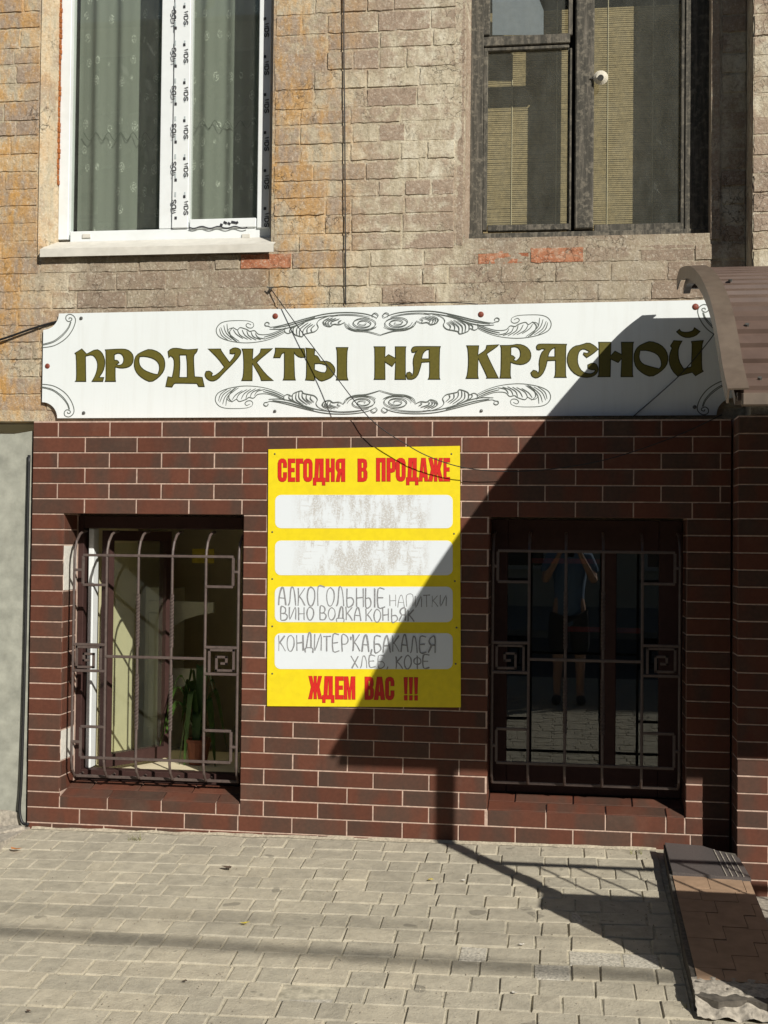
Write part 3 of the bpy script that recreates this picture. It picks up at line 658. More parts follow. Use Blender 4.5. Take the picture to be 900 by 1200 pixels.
# lower left window: frame with its sash swung inwards
SY = .185
w3 = empty('window', (W(180,920,SY).x, SY, WL['z0']+.05), 'brown framed shop window with its sash swung inwards', None, parent=bld)
x0, x1, z0, z1 = WL['x0'], WL['x1'], WL['z0']+.046, WL['z1']
f_ = MB(); f_.bbox((x0,SY,z0),(x0+.028,SY+.07,z1),.003); f_.build('frame', BROWNP, w3)
f_ = MB(); f_.bbox((x1-.05,SY,z0),(x1,SY+.07,z1),.003); f_.build('frame', BROWNP, w3)
f_ = MB(); f_.bbox((x0+.028,SY,z0),(x1-.05,SY+.07,z0+.052),.003); f_.build('bottom_rail', BROWNP, w3)
f_ = MB(); f_.bbox((x0+.028,SY,z1-.06),(x1-.05,SY+.07,z1),.003); f_.build('top_rail', BROWNP, w3)
f_ = MB(); f_.bbox((x0+.040,SY+.03,z0+.053),(x0+.066,SY+.10,z1-.061),.003); f_.build('hinge_jamb', WHITEP, w3)
hx, hy = x0+.098, SY+.06; an = math.radians(59); L = .40
dx, dy = math.cos(an), math.sin(an); nx_, ny_ = -dy*.055, dx*.055      # sash direction and its thickness
def sash_bar(s0, s1, za, zb, name, mats):
    p = lambda s, t, z: (hx + dx*s - nx_*t, hy + dy*s - ny_*t, z)
    b_ = MB(); b_.hexa([p(s0,0,za), p(s1,0,za), p(s1,1,za), p(s0,1,za), p(s0,0,zb), p(s1,0,zb), p(s1,1,zb), p(s0,1,zb)])
    return b_.build(name, mats, w3)
za, zb = z0+.058, z1-.07
sash_bar(0, .032, za, zb, 'sash_stile', BROWNP); sash_bar(L-.032, L, za, zb, 'sash_stile', BROWNP); sash_bar(.032, L-.032, za, za+.06, 'sash_rail', BROWNP); sash_bar(.032, L-.032, zb-.05, zb, 'sash_rail', BROWNP)
b_ = MB(); p = lambda s, t, z: (hx + dx*s - nx_*t, hy + dy*s - ny_*t, z)
b_.hexa([p(.033,.45,za+.061), p(L-.033,.45,za+.061), p(L-.033,.55,za+.061), p(.033,.55,za+.061), p(.033,.45,zb-.061), p(L-.033,.45,zb-.061), p(L-.033,.55,zb-.061), p(.033,.55,zb-.061)]); b_.build('pane', GLASS4, w3)
b_ = MB(); b_.bbox((x0+.0, SY+.072, z0-.01), (x1, IY+.06, z0+.035), .004); b_.build('inner_sill', BEIGEW, w3)
b_ = MB(); b_.hexa([(x0-.01,SY+.075,z0),(x0+.01,SY+.075,z0),(x0+.052,IY+.05,z0),(x0-.01,IY+.05,z0),(x0-.01,SY+.075,z1),(x0+.01,SY+.075,z1),(x0+.052,IY+.05,z1),(x0-.01,IY+.05,z1)]); b_.build('inner_reveal', BEIGEW, w3)

# lower right window: closed, two lights
w4 = empty('window', (W(690,930,SY).x, SY, WR['z0']+.05), 'dark closed shop window of two lights', None, parent=bld)
x0, x1, z0, z1 = WR['x0'], WR['x1'], WR['z0']+.046, WR['z1']
pa, pb_, pc, pd = W(594,770,SY).x, W(704,770,SY).x, W(722,770,SY).x, W(772,770,SY).x; zlo, zhi = W(680,897,SY).z, W(680,645,SY).z
for (a, b, c, d, nm) in ((x0, pa, z0, z1, 'frame'), (pd, x1, z0, z1, 'frame'), (pa, pd, zhi, z1, 'top_rail'), (pa, pd, z0, zlo, 'bottom_rail'), (pb_, pc, zlo, zhi, 'mullion')):
    f_ = MB(); f_.bbox((a, SY - (0 if nm == 'frame' else -.004), c), (b, SY+.07, d), .004); f_.build(nm, BROWNP, w4)
for (a, b) in ((pa, pb_), (pc, pd)):
    g_ = MB(); g_.bbox((a, SY+.02, zlo), (b, SY+.026, zhi), .0004); g_.build('pane', GLASS3, w4)
# faded red advertising strips stuck inside the glass
STRIPR = plain('faded red strip', (.22,.02,.025), .6, var=.4, scale=30, bmp=0)
for (xa, xb, yy) in ((623, 703, 657.5), (660, 703, 737.5), (723, 752, 739)):
    b_ = MB(); a = W(xa, yy-3.5, SY+.028); b = W(xb, yy+3.5, SY+.028); b_.box((a.x, SY+.0275, b.z), (b.x, SY+.029, a.z)); b_.build('sticker_strip', STRIPR, w4)

# ------------------------------------------------------------------ window grilles
def grille(name, label, xs, ys_, x_in, key_y, o, hookd=.10):
    gy = .028
    root = empty(name, (W((xs[0]+xs[-1])/2, ys_['bot'], gy).x, gy, W(200, ys_['bot'], gy).z), label, 'window grille', 'window grilles of the shop')
    X = [W(x, 770, gy).x for x in xs]                    # vertical bars
    L_, R_ = W(x_in[0], 770, gy).x, W(x_in[1], 770, gy).x
    xm = (xs[0]+xs[-1])/2
    Z = {k: W(xm, v, gy).z for k, v in ys_.items()}
    zt = W(xm, ys_['top'], gy+hookd).z; zb = Z['bot']
    r = .0065
    def vbar(x, twist):
        pts = [(x, gy+hookd+.05, zt+.004), (x, gy+hookd, zt), (x, gy+hookd*.62, zt-.012), (x, gy+hookd*.25, zt-.045), (x, gy+hookd*.05, zt-.085), (x, gy, zt-.12)]
        pts += [(x, gy, zb+.085), (x, gy+.012, zb+.045), (x, gy+.040, zb+.012), (x, gy+.085, zb), (x, gy+.15, zb+.004)]
        b_ = MB(); b_.tube(pts, r, 8)
        if twist:
            for (ta, tb) in ((Z['top_in'] - .06 - .12, Z['mid'] + .05), (Z['mid'] - .08, Z['low_in'] + .14)):
                n = 44; vv = []; ff = []; q = .0088
                for i in range(n+1):
                    a = i * .55; z = tb + (ta - tb) * i / n
                    for c in range(4):
                        t = a + c*math.pi/2; vv.append((x + math.cos(t)*q*1.15, gy + math.sin(t)*q*1.15, z))
                for i in range(n):
                    for c in range(4): ff.append((i*4+c, i*4+(c+1)%4, (i+1)*4+(c+1)%4, (i+1)*4+c))
                b_.add(vv, ff)
        b_.build('vertical_bar', METALB, root)
    for i, x in enumerate(X): vbar(x, i in (2, 3))
    def hbar(xa, xb, z, nm='horizontal_bar', y=gy-.001):
        b_ = MB(); b_.bbox((xa, y-.0065, z-.0062), (xb, y+.0065, z+.0062), .0015); b_.build(nm, METALB, root)
    def sbar(x, za, zb_, nm='short_bar', y=gy-.001):
        b_ = MB(); b_.bbox((x-.0062, y-.006, za), (x+.0062, y+.006, zb_), .0015); b_.build(nm, METALB, root)
    hbar(L_, R_, Z['top_in']); hbar(L_, R_, Z['low_in']); hbar(X[1], X[4], Z['mid'])
    hbar(X[0]-.004, X[-1]+.004, zb + .006, y=gy+.062)
    for (s, e, xin) in ((X[0], X[1], L_), (X[-1], X[4], R_)):
        a, b = min(xin, e), max(xin, e)
        hbar(a, b, Z['top2']); hbar(a, b, Z['low2']); sbar(xin, Z['top2']+.004, Z['top_in']-.004); sbar(xin, Z['low_in']+.004, Z['low2']-.004)
        c_, d_ = min(s, xin), max(s, xin)
        hbar(c_, d_, (Z['top2']+Z['top_in'])/2, 'stub_bar'); hbar(c_, d_, (Z['low2']+Z['low_in'])/2, 'stub_bar')
        a, b = min(s, e), max(s, e); k1, k2 = W(xm, key_y[0], gy).z, W(xm, key_y[1], gy).z
        hbar(a-.003, b+.003, k1, 'meander_rail'); hbar(a-.003, b+.003, k2, 'meander_rail')
        # square meander
        w_, h_ = b - a, k1 - k2; mir = s > e
        px_ = [(.16,.12),(.16,.88),(.86,.88),(.86,.12),(.34,.12),(.34,.68),(.66,.68),(.66,.34),(.50,.34),(.50,.50)] 
        px_ = [(.14,.10),(.14,.90),(.88,.90),(.88,.14),(.36,.14),(.36,.64),(.66,.64),(.66,.40),(.52,.40)]
        pts = [Vector(((a + w_*(u if mir else 1-u)), gy-.002, k2 + h_*v)) for u, v in px_]
        b_ = MB()
        for p, q in zip(pts, pts[1:]):
            d = (q-p).normalized()*.0048; b_.bbox(Vector((min(p.x,q.x)-.0055, gy-.007, min(p.z,q.z)-.0055)), Vector((max(p.x,q.x)+.0055, gy+.004, max(p.z,q.z)+.0055)), .001)
        b_.build('meander', METALB, root)
    return root
grille('window_grille', 'brown grille over the sunlit shop window with the potted plant',
       (85.5, 123.5, 160.8, 200.5, 240, 278.5), dict(top=624, bot=917, top_in=651.5, top2=686.5, mid=770.5, low2=854, low_in=890.5), (96, 272), (757, 788), WL)
grille('window_grille', 'dark grille over the shaded shop window under the canopy',
       (577, 619.5, 662.5, 706.5, 752.5, 796.5), dict(top=626, bot=925, top_in=646.5, top2=683, mid=774, low2=857, low_in=897), (582.5, 790.5), (755, 790), WR)

# ------------------------------------------------------------------ shop sign
SGY = .083                                                    # face of the sign board
sign = empty('shop_sign', (1.65, SGY, W(450,489,SGY).z), 'long white sign board with olive letters above the tiles', 'sign')
top = [W(86, 367.0, SGY), W(830, 351.5, SGY)]; bot = [W(70, 490, SGY), W(838, 486.5, SGY)]
xL, xR = W(50, 430, SGY).x, W(861, 430, SGY).x
zT = lambda x: top[0].z + (top[1].z-top[0].z)*(x-top[0].x)/(top[1].x-top[0].x); zB = lambda x: bot[0].z + (bot[1].z-bot[0].z)*(x-bot[0].x)/(bot[1].x-bot[0].x)
RN = .078
def corner(cx, cz, a0, a1):
    return [Vector((cx + RN*math.cos(math.radians(a0+(a1-a0)*i/10)), SGY, cz + RN*math.sin(math.radians(a0+(a1-a0)*i/10)))) for i in range(11)]
outl = corner(xL, zT(xL), -90, 0) + corner(xR, zT(xR), 180, 270) + corner(xR, zB(xR), 90, 180) + corner(xL, zB(xL), 0, 90)
pn = MB(); pn.prism([outl], 0, .004); pn.build('panel', SIGNW, sign)
bt = MB()
for xx in (xL+.12, 1.0, 2.0, xR-.2): bt.box((xx-.02, SGY+.0045, zB(xx)+.03), (xx+.02, UY+.012, zT(xx)-.03))
bt.build('batten', STEELS, sign)
def pts_at(arr, ox, oy, s, Y=SGY): return [W(ox + a/s, oy + b/s, Y) for a, b in arr]
def signed_area(lp): return sum(lp[i].x*lp[(i+1)%len(lp)].z - lp[(i+1)%len(lp)].x*lp[i].z for i in range(len(lp)))/2
def offset_loop(lp, d):
    s = 1 if signed_area(lp) > 0 else -1; out = []; n = len(lp)
    for i in range(n):
        a, b, c = lp[i-1], lp[i], lp[(i+1)%n]; e1 = (b-a); e2 = (c-b); e1.y = e2.y = 0
        if e1.length < 1e-7 or e2.length < 1e-7: out.append(b.copy()); continue
        e1.normalize(); e2.normalize(); n1 = Vector((e1.z,0,-e1.x))*s; n2 = Vector((e2.z,0,-e2.x))*s
        bs = n1 + n2
        if bs.length < .2: bs = n1.copy()
        bs.normalize(); k = min(2.0, 1/max(.4, bs.dot(n1))); out.append(b + bs*d*k)
    return out
def smooth_loop(lp, keep=0.55):
    # round gentle corners, keep sharp ones
    n = len(lp); out = []
    for i in range(n):
        a, b, c = lp[i-1], lp[i], lp[(i+1)%n]; e1 = (b-a).normalized(); e2 = (c-b).normalized()
        if e1.dot(e2) > keep: out += [b*.75+a*.25, b*.75+c*.25] if (b-a).length > 1e-4 else [b]
        else: out.append(b)
    return out
def sign_letter(loops):
    loops = [smooth_loop(lp) for lp in loops]
    a = MB(); a.prism([offset_loop(lp, -.0018 if i == 0 else .0018) for i, lp in enumerate(loops)], -.0026, -.0017); L_ = a.build('letter', OLIVE, sign)
    b_ = MB(); b_.prism([offset_loop(lp, .0022 if i == 0 else -.0022) for i, lp in enumerate(loops)], -.0014, .0002); b_.build('outline', OLIVED, L_)
A_ = (80, 390, 5.0); B_ = (230, 390, 4.737); C_ = (425, 385, 5.0); D_ = (540, 380, 5.625); E_ = (680, 370, 5.294)
LET = [
 (A_, [(40,120),(80,95),(108,125),(165,95),(195,112),(213,150),(215,185),(205,225),(180,262),(208,262),(202,285),(140,285),(160,250),(172,210),(173,175),(160,145),(140,128),(101,137),(103,285),(42,285),(50,275),(48,130)]),
 (A_, [(218,100),(300,95),(345,97),(375,120),(383,150),(375,185),(350,203),(310,208),(275,200),(275,270),(277,285),(217,285),(222,270),(222,112)], [(270,128),(295,118),(318,128),(328,155),(320,182),(300,192),(282,186),(298,176),(290,162),(270,160)]),
 (A_, [(478,95),(530,112),(560,145),(568,185),(560,225),(530,262),(485,290),(440,270),(405,240),(388,205),(387,165),(400,130),(440,108)], [(418,140),(450,138),(500,150),(530,175),(537,210),(525,245),(495,240),(445,220),(420,195),(413,165)]),
 (A_, [(585,110),(605,92),(640,90),(690,100),(740,97),(758,95),(752,115),(735,130),(735,180),(740,258),(770,260),(785,262),(797,315),(765,315),(755,297),(635,295),(620,297),(608,318),(572,315),(582,268),(585,258),(610,262),(622,200),(620,150),(600,135),(590,145)], [(652,130),(692,130),(698,180),(698,262),(650,262),(655,190)]),
 (B_, [(68,90),(135,90),(140,103),(185,165),(210,135),(216,112),(205,118),(188,115),(188,95),(210,82),(240,88),(250,105),(240,130),(200,175),(150,225),(120,258),(90,270),(60,258),(47,235),(55,215),(75,212),(90,225),(84,240),(100,240),(130,220),(157,190),(120,140)]),
 (B_, [(255,90),(315,90),(312,150),(355,115),(360,90),(422,88),(410,100),(355,145),(335,165),(385,230),(427,265),(362,265),(355,240),(312,170),(310,265),(253,265),(262,240),(265,180),(262,110)]),
 (B_, [(440,85),(600,88),(606,135),(575,138),(550,120),(543,105),(545,240),(550,262),(483,262),(490,245),(490,110),(475,115),(465,138),(430,138),(440,105)]),
 (B_, [(609,85),(658,90),(655,125),(672,128),(683,145),(690,158),(735,158),(765,185),(772,215),(755,245),(720,262),(690,270),(657,242),(655,265),(607,262),(613,240),(613,110)], [(657,172),(690,170),(722,180),(727,203),(715,222),(690,220),(665,210),(656,205)]),
 (B_, [(778,82),(842,82),(836,110),(835,240),(842,262),(778,262),(784,240),(783,105)]),
 (C_, [(68,107),(132,107),(130,170),(152,153),(193,175),(192,107),(253,107),(250,120),(250,285),(253,298),(190,298),(193,195),(172,222),(130,195),(131,298),(68,298),(72,285),(72,120)]),
 (C_, [(285,125),(295,108),(320,105),(455,106),(450,125),(448,285),(452,297),(385,297),(393,280),(393,195),(345,198),(335,240),(320,280),(295,298),(265,297),(256,280),(260,260),(275,255),(288,266),(283,278),(296,270),(300,240),(295,190),(305,150),(322,128),(305,140),(290,140)], [(390,122),(390,178),(345,178),(352,147),(370,127)]),
 (D_, [(40,142),(118,142),(112,205),(165,170),(172,140),(250,135),(235,150),(170,195),(190,240),(247,355),(170,355),(175,345),(115,225),(110,330),(115,357),(35,357),(45,330),(52,250),(48,165)]),
 (D_, [(262,140),(330,140),(380,130),(430,145),(460,180),(463,220),(445,250),(405,267),(360,262),(328,250),(325,335),(330,355),(258,355),(265,330),(268,160)], [(330,152),(360,147),(385,160),(395,190),(390,220),(365,243),(347,235),(358,222),(345,208),(330,205)]),
 (D_, [(497,150),(508,132),(540,130),(697,132),(692,150),(690,335),(695,350),(617,350),(625,330),(625,238),(570,240),(558,290),(535,335),(500,357),(470,345),(462,320),(478,303),(500,308),(510,325),(520,300),(515,250),(530,190),(555,165),(535,160),(520,170),(503,168)], [(621,154),(621,215),(574,215),(581,187),(600,162)]),
 (D_, [(840,120),(880,140),(905,165),(870,195),(830,220),(808,200),(812,188),(835,192),(848,180),(810,160),(780,175),(768,220),(772,270),(800,315),(850,330),(880,318),(888,300),(860,300),(838,290),(838,268),(865,255),(893,262),(905,290),(900,320),(870,345),(820,352),(760,335),(715,290),(699,235),(712,180),(747,145),(790,138)]),
 (E_, [(115,165),(190,165),(188,250),(215,220),(258,242),(255,165),(330,165),(325,180),(322,360),(326,378),(253,378),(257,265),(235,290),(188,268),(185,378),(110,378),(117,360),(117,180)]),
 (E_, [(437,158),(500,180),(535,220),(545,265),(535,310),(495,350),(440,380),(390,360),(345,320),(332,270),(337,225),(360,190),(400,170)], [(370,215),(420,215),(475,235),(500,270),(505,310),(490,330),(430,315),(385,300),(362,265)]),
 (E_, [(560,188),(580,155),(630,158),(612,190),(605,225),(610,280),(640,330),(690,318),(695,180),(690,160),(762,155),(752,190),(752,330),(762,345),(715,372),(695,350),(640,365),(605,375),(570,340),(551,290),(554,240),(570,200)]),
 (E_, [(598,100),(615,85),(625,100),(660,105),(700,95),(708,75),(742,98),(715,125),(665,138),(625,125)]),
]
for L_ in LET: sign_letter([pts_at(a, *L_[0]) for a in L_[1:]])
# engraved-look scrolls: left half traced, mirrored right; lower one mirrored top to bottom
F_ = (245, 355, 4.5)
half = [
 [(232,105),(205,95),(150,93),(90,97),(55,112),(38,142),(50,175),(95,197),(170,210),(240,208),(310,195),(370,172),(405,152)],
 [(232,105),(236,120),(225,132),(205,130),(195,118),(205,108),(222,116)],
 [(62,128),(80,168),(120,196)], [(55,135),(66,170),(100,196)], [(78,118),(92,160),(140,202)], [(95,110),(105,160),(160,203)],
 [(98,152),(108,136),(130,132),(150,142),(165,130),(200,140),(215,150),(240,146),(262,165),(310,166),(360,150),(405,130)],
 [(128,140),(145,165),(180,188)], [(150,142),(165,170),(205,192)], [(175,142),(190,170),(225,194)], [(200,145),(210,172),(250,196)], [(222,152),(235,178),(275,194)], [(245,160),(260,182),(300,190)],
 [(300,188),(350,172),(400,148)], [(290,180),(345,164),(398,140)], [(130,128),(110,150),(120,180),(150,205)],
 [(325,128),(312,122),(298,120),(296,108),(308,102),(318,108),(316,116)],
 [(325,128),(365,122),(430,106),(520,80),(620,57),(720,50),(800,54),(850,64),(885,80)],
 [(320,138),(380,138),(440,125),(500,102),(560,82),(630,68),(680,66)], [(340,132),(420,118),(500,94),(560,76)],
 [(405,130),(400,150),(418,161),(440,152),(452,166),(490,178),(503,165),(530,158),(560,150),(577,130),(570,108),(588,86),(640,66)],
 [(430,160),(428,140),(455,122)], [(446,160),(448,130),(485,108)], [(465,168),(466,132),(505,105)], [(480,175),(482,138),(525,104)], [(497,170),(500,140),(540,106)], [(520,160),(520,134),(550,112)], [(545,154),(540,136),(560,116)],
 [(600,98),(610,116),(640,124),(660,112),(690,114),(716,102)],
 [(612,114),(606,96),(636,78)], [(624,120),(618,98),(655,78)], [(638,122),(630,100),(672,80)], [(652,116),(646,100),(690,84)], [(690,110),(684,100),(700,92)],
 [(716,102),(728,128),(770,146),(830,150),(880,162),(905,170)], [(722,110),(750,138),(800,142),(850,140),(885,126)],
 [(885,80),(893,66),(878,54),(862,62),(866,74)], [(640,70),(700,62),(780,64),(850,76)],
]
sp_ = [(815 + (78-66*t)*math.cos(-2.6*2*math.pi*t*1.0 + math.pi), 108 + (36-31*t)*math.sin(-2.6*2*math.pi*t + math.pi)) for t in [i/60 for i in range(61)]]
half.append(sp_)
cxm = W(446, 380, SGY).x
def zoff(x): return zT(x)
orn_top = MB(); orn_bot = MB(); k = 0
zc_mid = lambda x: (zT(x) + zB(x)) / 2
for st_ in half:
    base_ = catmull(pts_at(st_, *F_), 4) if len(st_) < 30 else pts_at(st_, *F_)
    mir = [Vector((2*cxm - p.x, p.y, p.z - zT(p.x) + zT(2*cxm - p.x))) for p in base_]
    for pts in (base_, mir):
        wd = (lambda t: .0022 + .0020*math.sin(math.pi*min(1, max(0, t))))
        lift = .0006 + .00006*k
        strip(orn_top, pts, wd, lift)
        strip(orn_bot, [Vector((p.x, p.y, 2*zc_mid(p.x) - p.z - .010)) for p in pts], wd, lift); k += 1
orn_top.build('scroll_ornament', INK, sign, fixn=False); orn_bot.build('scroll_ornament', INK, sign, fixn=False)
H_ = (40, 355, 8.571); cs = [[(82,450),(200,430),(310,365),(380,280),(415,190),(405,140),(365,115),(325,130),(320,165),(345,187),(375,175),(378,155),(355,150),(350,165)], [(82,415),(190,385),(280,320),(340,250),(365,190)], [(82,425),(190,397),(285,332),(350,252),(372,190)]]
for which in (0, 1, 2, 3):
    cm = MB()
    for i, st_ in enumerate(cs):
        pts = catmull(pts_at(st_, *H_), 4)
        if which in (1, 3): pts = [Vector((p.x, p.y, zB(p.x) + (zT(p.x) - p.z))) for p in pts]
        if which in (2, 3): pts = [Vector((xL + xR - p.x, p.y, p.z)) for p in pts]
        strip(cm, pts, .0045 if i == 0 else .0035, .0006 + .0003*i)
    cm.build('corner_scroll', INK, sign, fixn=False)
def disc(mb, c, r, t=.004, n=12):
    rg = [c + Vector((r*math.cos(2*math.pi*i/n), 0, r*math.sin(2*math.pi*i/n))) for i in range(n)]
    rg2 = [c + Vector((.6*r*math.cos(2*math.pi*i/n), -t, .6*r*math.sin(2*math.pi*i/n))) for i in range(n)]
    mb.add(rg + rg2 + [c + Vector((0,-t*1.25,0))], [(i, (i+1)%n, n+(i+1)%n, n+i) for i in range(n)] + [(n+i, n+(i+1)%n, 2*n) for i in range(n)])
for (x, y, mt, r) in ((95,373,STEELS,.009), (98,484,STEELS,.009), (55.5,429,SCREW,.013), (322.5,370.5,SCREW,.014), (322,482,STEELS,.008), (563.5,368.5,SCREW,.014), (564,481.5,STEELS,.008), (815,359.5,SCREW,.015), (814,477,STEELS,.009)):
    b_ = MB(); disc(b_, W(x, y, SGY-.0008), r, .005); b_.build('screw_cap', mt, sign)

# ------------------------------------------------------------------ poster
PY = -.006
poster = empty('price_board', (W(426,828,PY).x, PY, W(426,828,PY).z), 'yellow notice board with red print and four white panels', 'notice board')
c4 = [W(314.5,526.5,PY), W(539,522.5,PY), W(540,829,PY), W(313,827.5,PY)]
b_ = MB(); b_.prism([c4], 0, .004); b_.build('board', YELLOW, poster)
def m_panelw(name, amt):
    mt, nt, b, o = nodes_mat(name); p = wpos(nt)
    sx = nt.nodes.new('ShaderNodeSeparateXYZ'); nt.links.new(p, sx.inputs[0])
    mp = nt.nodes.new('ShaderNodeMapping'); nt.links.new(p, mp.inputs[0]); mp.inputs['Scale'].default_value = (1.0, 1, .35)
    big = ramp(nt, noise(nt, mp.outputs[0], 17, 6, .72), [(.47, (0,0,0)), (.56, (1,1,1))])
    mid_ = ramp(nt, math_(nt, 'MULTIPLY', sx.outputs[0], .5), [(.63, (0,0,0)), (.68, (1,1,1)), (.93, (1,1,1)), (.96, (0,0,0))])
    fl = ramp(nt, noise(nt, p, 130, 7, .8), [(.42, (0,0,0)), (.52, (1,1,1))])
    mp = nt.nodes.new('ShaderNodeMapping'); nt.links.new(p, mp.inputs[0]); mp.inputs['Scale'].default_value = (6, 1, 60)
    hz = ramp(nt, noise(nt, mp.outputs[0], 1.6, 5, .6), [(.56, (0,0,0)), (.62, (1,1,1))])
    f = math_(nt, 'MULTIPLY', math_(nt, 'MULTIPLY', math_(nt, 'MULTIPLY', math_(nt, 'MAXIMUM', big, math_(nt, 'MULTIPLY', hz, .7)), fl), mid_), amt)
    nt.links.new(mix(nt, f, (.72,.77,.81), (.48,.46,.43)), b.inputs['Base Color']); b.inputs['Roughness'].default_value = .45; return mt
PW1 = m_panelw('worn white panel', .85); PW2 = m_panelw('white panel', .06)
def rrect(x0, y0, x1, y1, r, Y):
    out = []
    for (cx, cy, a0) in ((x1-r, y0+r, -90), (x1-r, y1-r, 0), (x0+r, y1-r, 90), (x0+r, y0+r, 180)):
        for i in range(6): a = math.radians(a0 + 18*i); out.append(W(cx + r*math.cos(a), cy + r*math.sin(a), Y))
    return out
for i, (ya, yb, mt) in enumerate(((580, 619, PW1), (633.5, 674, PW1), (687.5, 729, PW2), (742, 784, PW2))):
    b_ = MB(); b_.prism([rrect(322.5 - .2*i, ya, 530.5, yb, 7, PY)], -.0010, .0002); b_.build('white_panel', mt, poster)
GL = {
 'Е': [[(0,0),(0,1),(1,1),(1,.83),(.42,.83),(.42,.59),(.92,.59),(.92,.43),(.42,.43),(.42,.17),(1,.17),(1,0)]],
 'Г': [[(0,0),(0,1),(1,1),(1,.80),(.48,.80),(.48,0)]],
 'Н': [[(0,0),(0,1),(.38,1),(.38,.6),(.62,.6),(.62,1),(1,1),(1,0),(.62,0),(.62,.43),(.38,.43),(.38,0)]],
 'П': [[(0,0),(0,1),(1,1),(1,0),(.62,0),(.62,.83),(.38,.83),(.38,0)]],
 'О': [[(.35,1),(.65,1),(.88,.94),(1,.8),(1,.2),(.88,.06),(.65,0),(.35,0),(.12,.06),(0,.2),(0,.8),(.12,.94)], [(.42,.18),(.58,.18),(.62,.24),(.62,.76),(.58,.82),(.42,.82),(.38,.76),(.38,.24)]],
 'С': [[(1,.62),(1,.8),(.88,.94),(.65,1),(.35,1),(.12,.94),(0,.8),(0,.2),(.12,.06),(.35,0),(.65,0),(.88,.06),(1,.2),(1,.4),(.62,.4),(.62,.20),(.56,.16),(.44,.16),(.38,.20),(.38,.80),(.44,.84),(.56,.84),(.62,.80),(.62,.62)]],
 'Р': [[(0,0),(0,1),(.6,1),(.88,.95),(1,.82),(1,.55),(.88,.42),(.6,.38),(.40,.38),(.40,0)], [(.40,.55),(.62,.55),(.62,.84),(.40,.84)]],
 'В': [[(0,0),(0,1),(.6,1),(.88,.95),(.97,.82),(.97,.65),(.85,.54),(1,.42),(1,.18),(.88,.05),(.6,0)], [(.40,.6),(.6,.6),(.6,.84),(.40,.84)], [(.40,.16),(.62,.16),(.62,.45),(.40,.45)]],
 'Я': [[(1,0),(1,1),(.4,1),(.12,.95),(0,.82),(0,.58),(.12,.47),(.22,.43),(0,0),(.38,0),(.56,.4),(.60,.4),(.60,0)], [(.38,.56),(.60,.56),(.60,.84),(.38,.84)]],
 'Д': [[(0,-.16),(0,.16),(.12,.16),(.2,1),(.86,1),(.86,.16),(1,.16),(1,-.16),(.76,-.16),(.76,0),(.24,0),(.24,-.16)], [(.42,.16),(.54,.16),(.54,.84),(.49,.84)]],
 'А': [[(0,0),(.28,1),(.72,1),(1,0),(.64,0),(.6,.18),(.4,.18),(.36,0)], [(.43,.34),(.57,.34),(.5,.8)]],
 'Ж': [[(0,0),(.2,.52),(.02,1),(.26,1),(.40,.62),(.40,1),(.60,1),(.60,.62),(.74,1),(.98,1),(.8,.52),(1,0),(.74,0),(.60,.42),(.60,0),(.40,0),(.40,.42),(.26,0)]],
 'М': [[(0,0),(0,1),(.36,1),(.5,.45),(.64,1),(1,1),(1,0),(.72,0),(.72,.62),(.58,0),(.42,0),(.28,.62),(.28,0)]],
 '!': [[(.2,.28),(.02,1),(.98,1),(.8,.28)]], '.': [[(.12,0),(.12,.2),(.88,.2),(.88,0)]],
}
def red_letter(ch, x0, x1, yt, yb):
    loops = [[W(x0 + (x1-x0)*u, yb + (yt-yb)*v, PY) for u, v in lp] for lp in GL[ch]]
    a = MB(); a.prism(loops, -.0016, -.0009); o = a.build('red_letter', RED, poster)
    b_ = MB(); b_.prism([offset_loop(lp, .0016 if i == 0 else -.0012) for i, lp in enumerate(loops)], -.0006, .0002); b_.build('edge', REDD, o)
for ch, a, b in (('С',118,195),('Е',208,267),('Г',278,338),('О',342,420),('Д',428,532),('Н',540,615),('Я',628,707),('В',820,902)): red_letter(ch, 310+a/7.5, 310+b/7.5, 520+133/7.5, 520+333/7.5)
for ch, a, b in (('П',120,200),('Р',213,288),('О',294,376),('Д',384,488),('А',495,574),('Ж',578,706),('Е',713,766)): red_letter(ch, 425+a/7.5, 425+b/7.5, 520+127/7.5, 520+330/7.5)
for ch, a, b in (('Ж',93,182),('Д',185,262),('Е',270,322),('М',328,400),('В',465,522),('А',526,596),('С',600,657),('!',722,746),('!',756,780),('!',790,814),('.',722,746),('.',756,780),('.',790,814)):
    t = (a-93)/720*9; red_letter(ch, 345+a/5.625, 345+b/5.625, 785+(42+t)/5.625, 785+(191+t)/5.625)
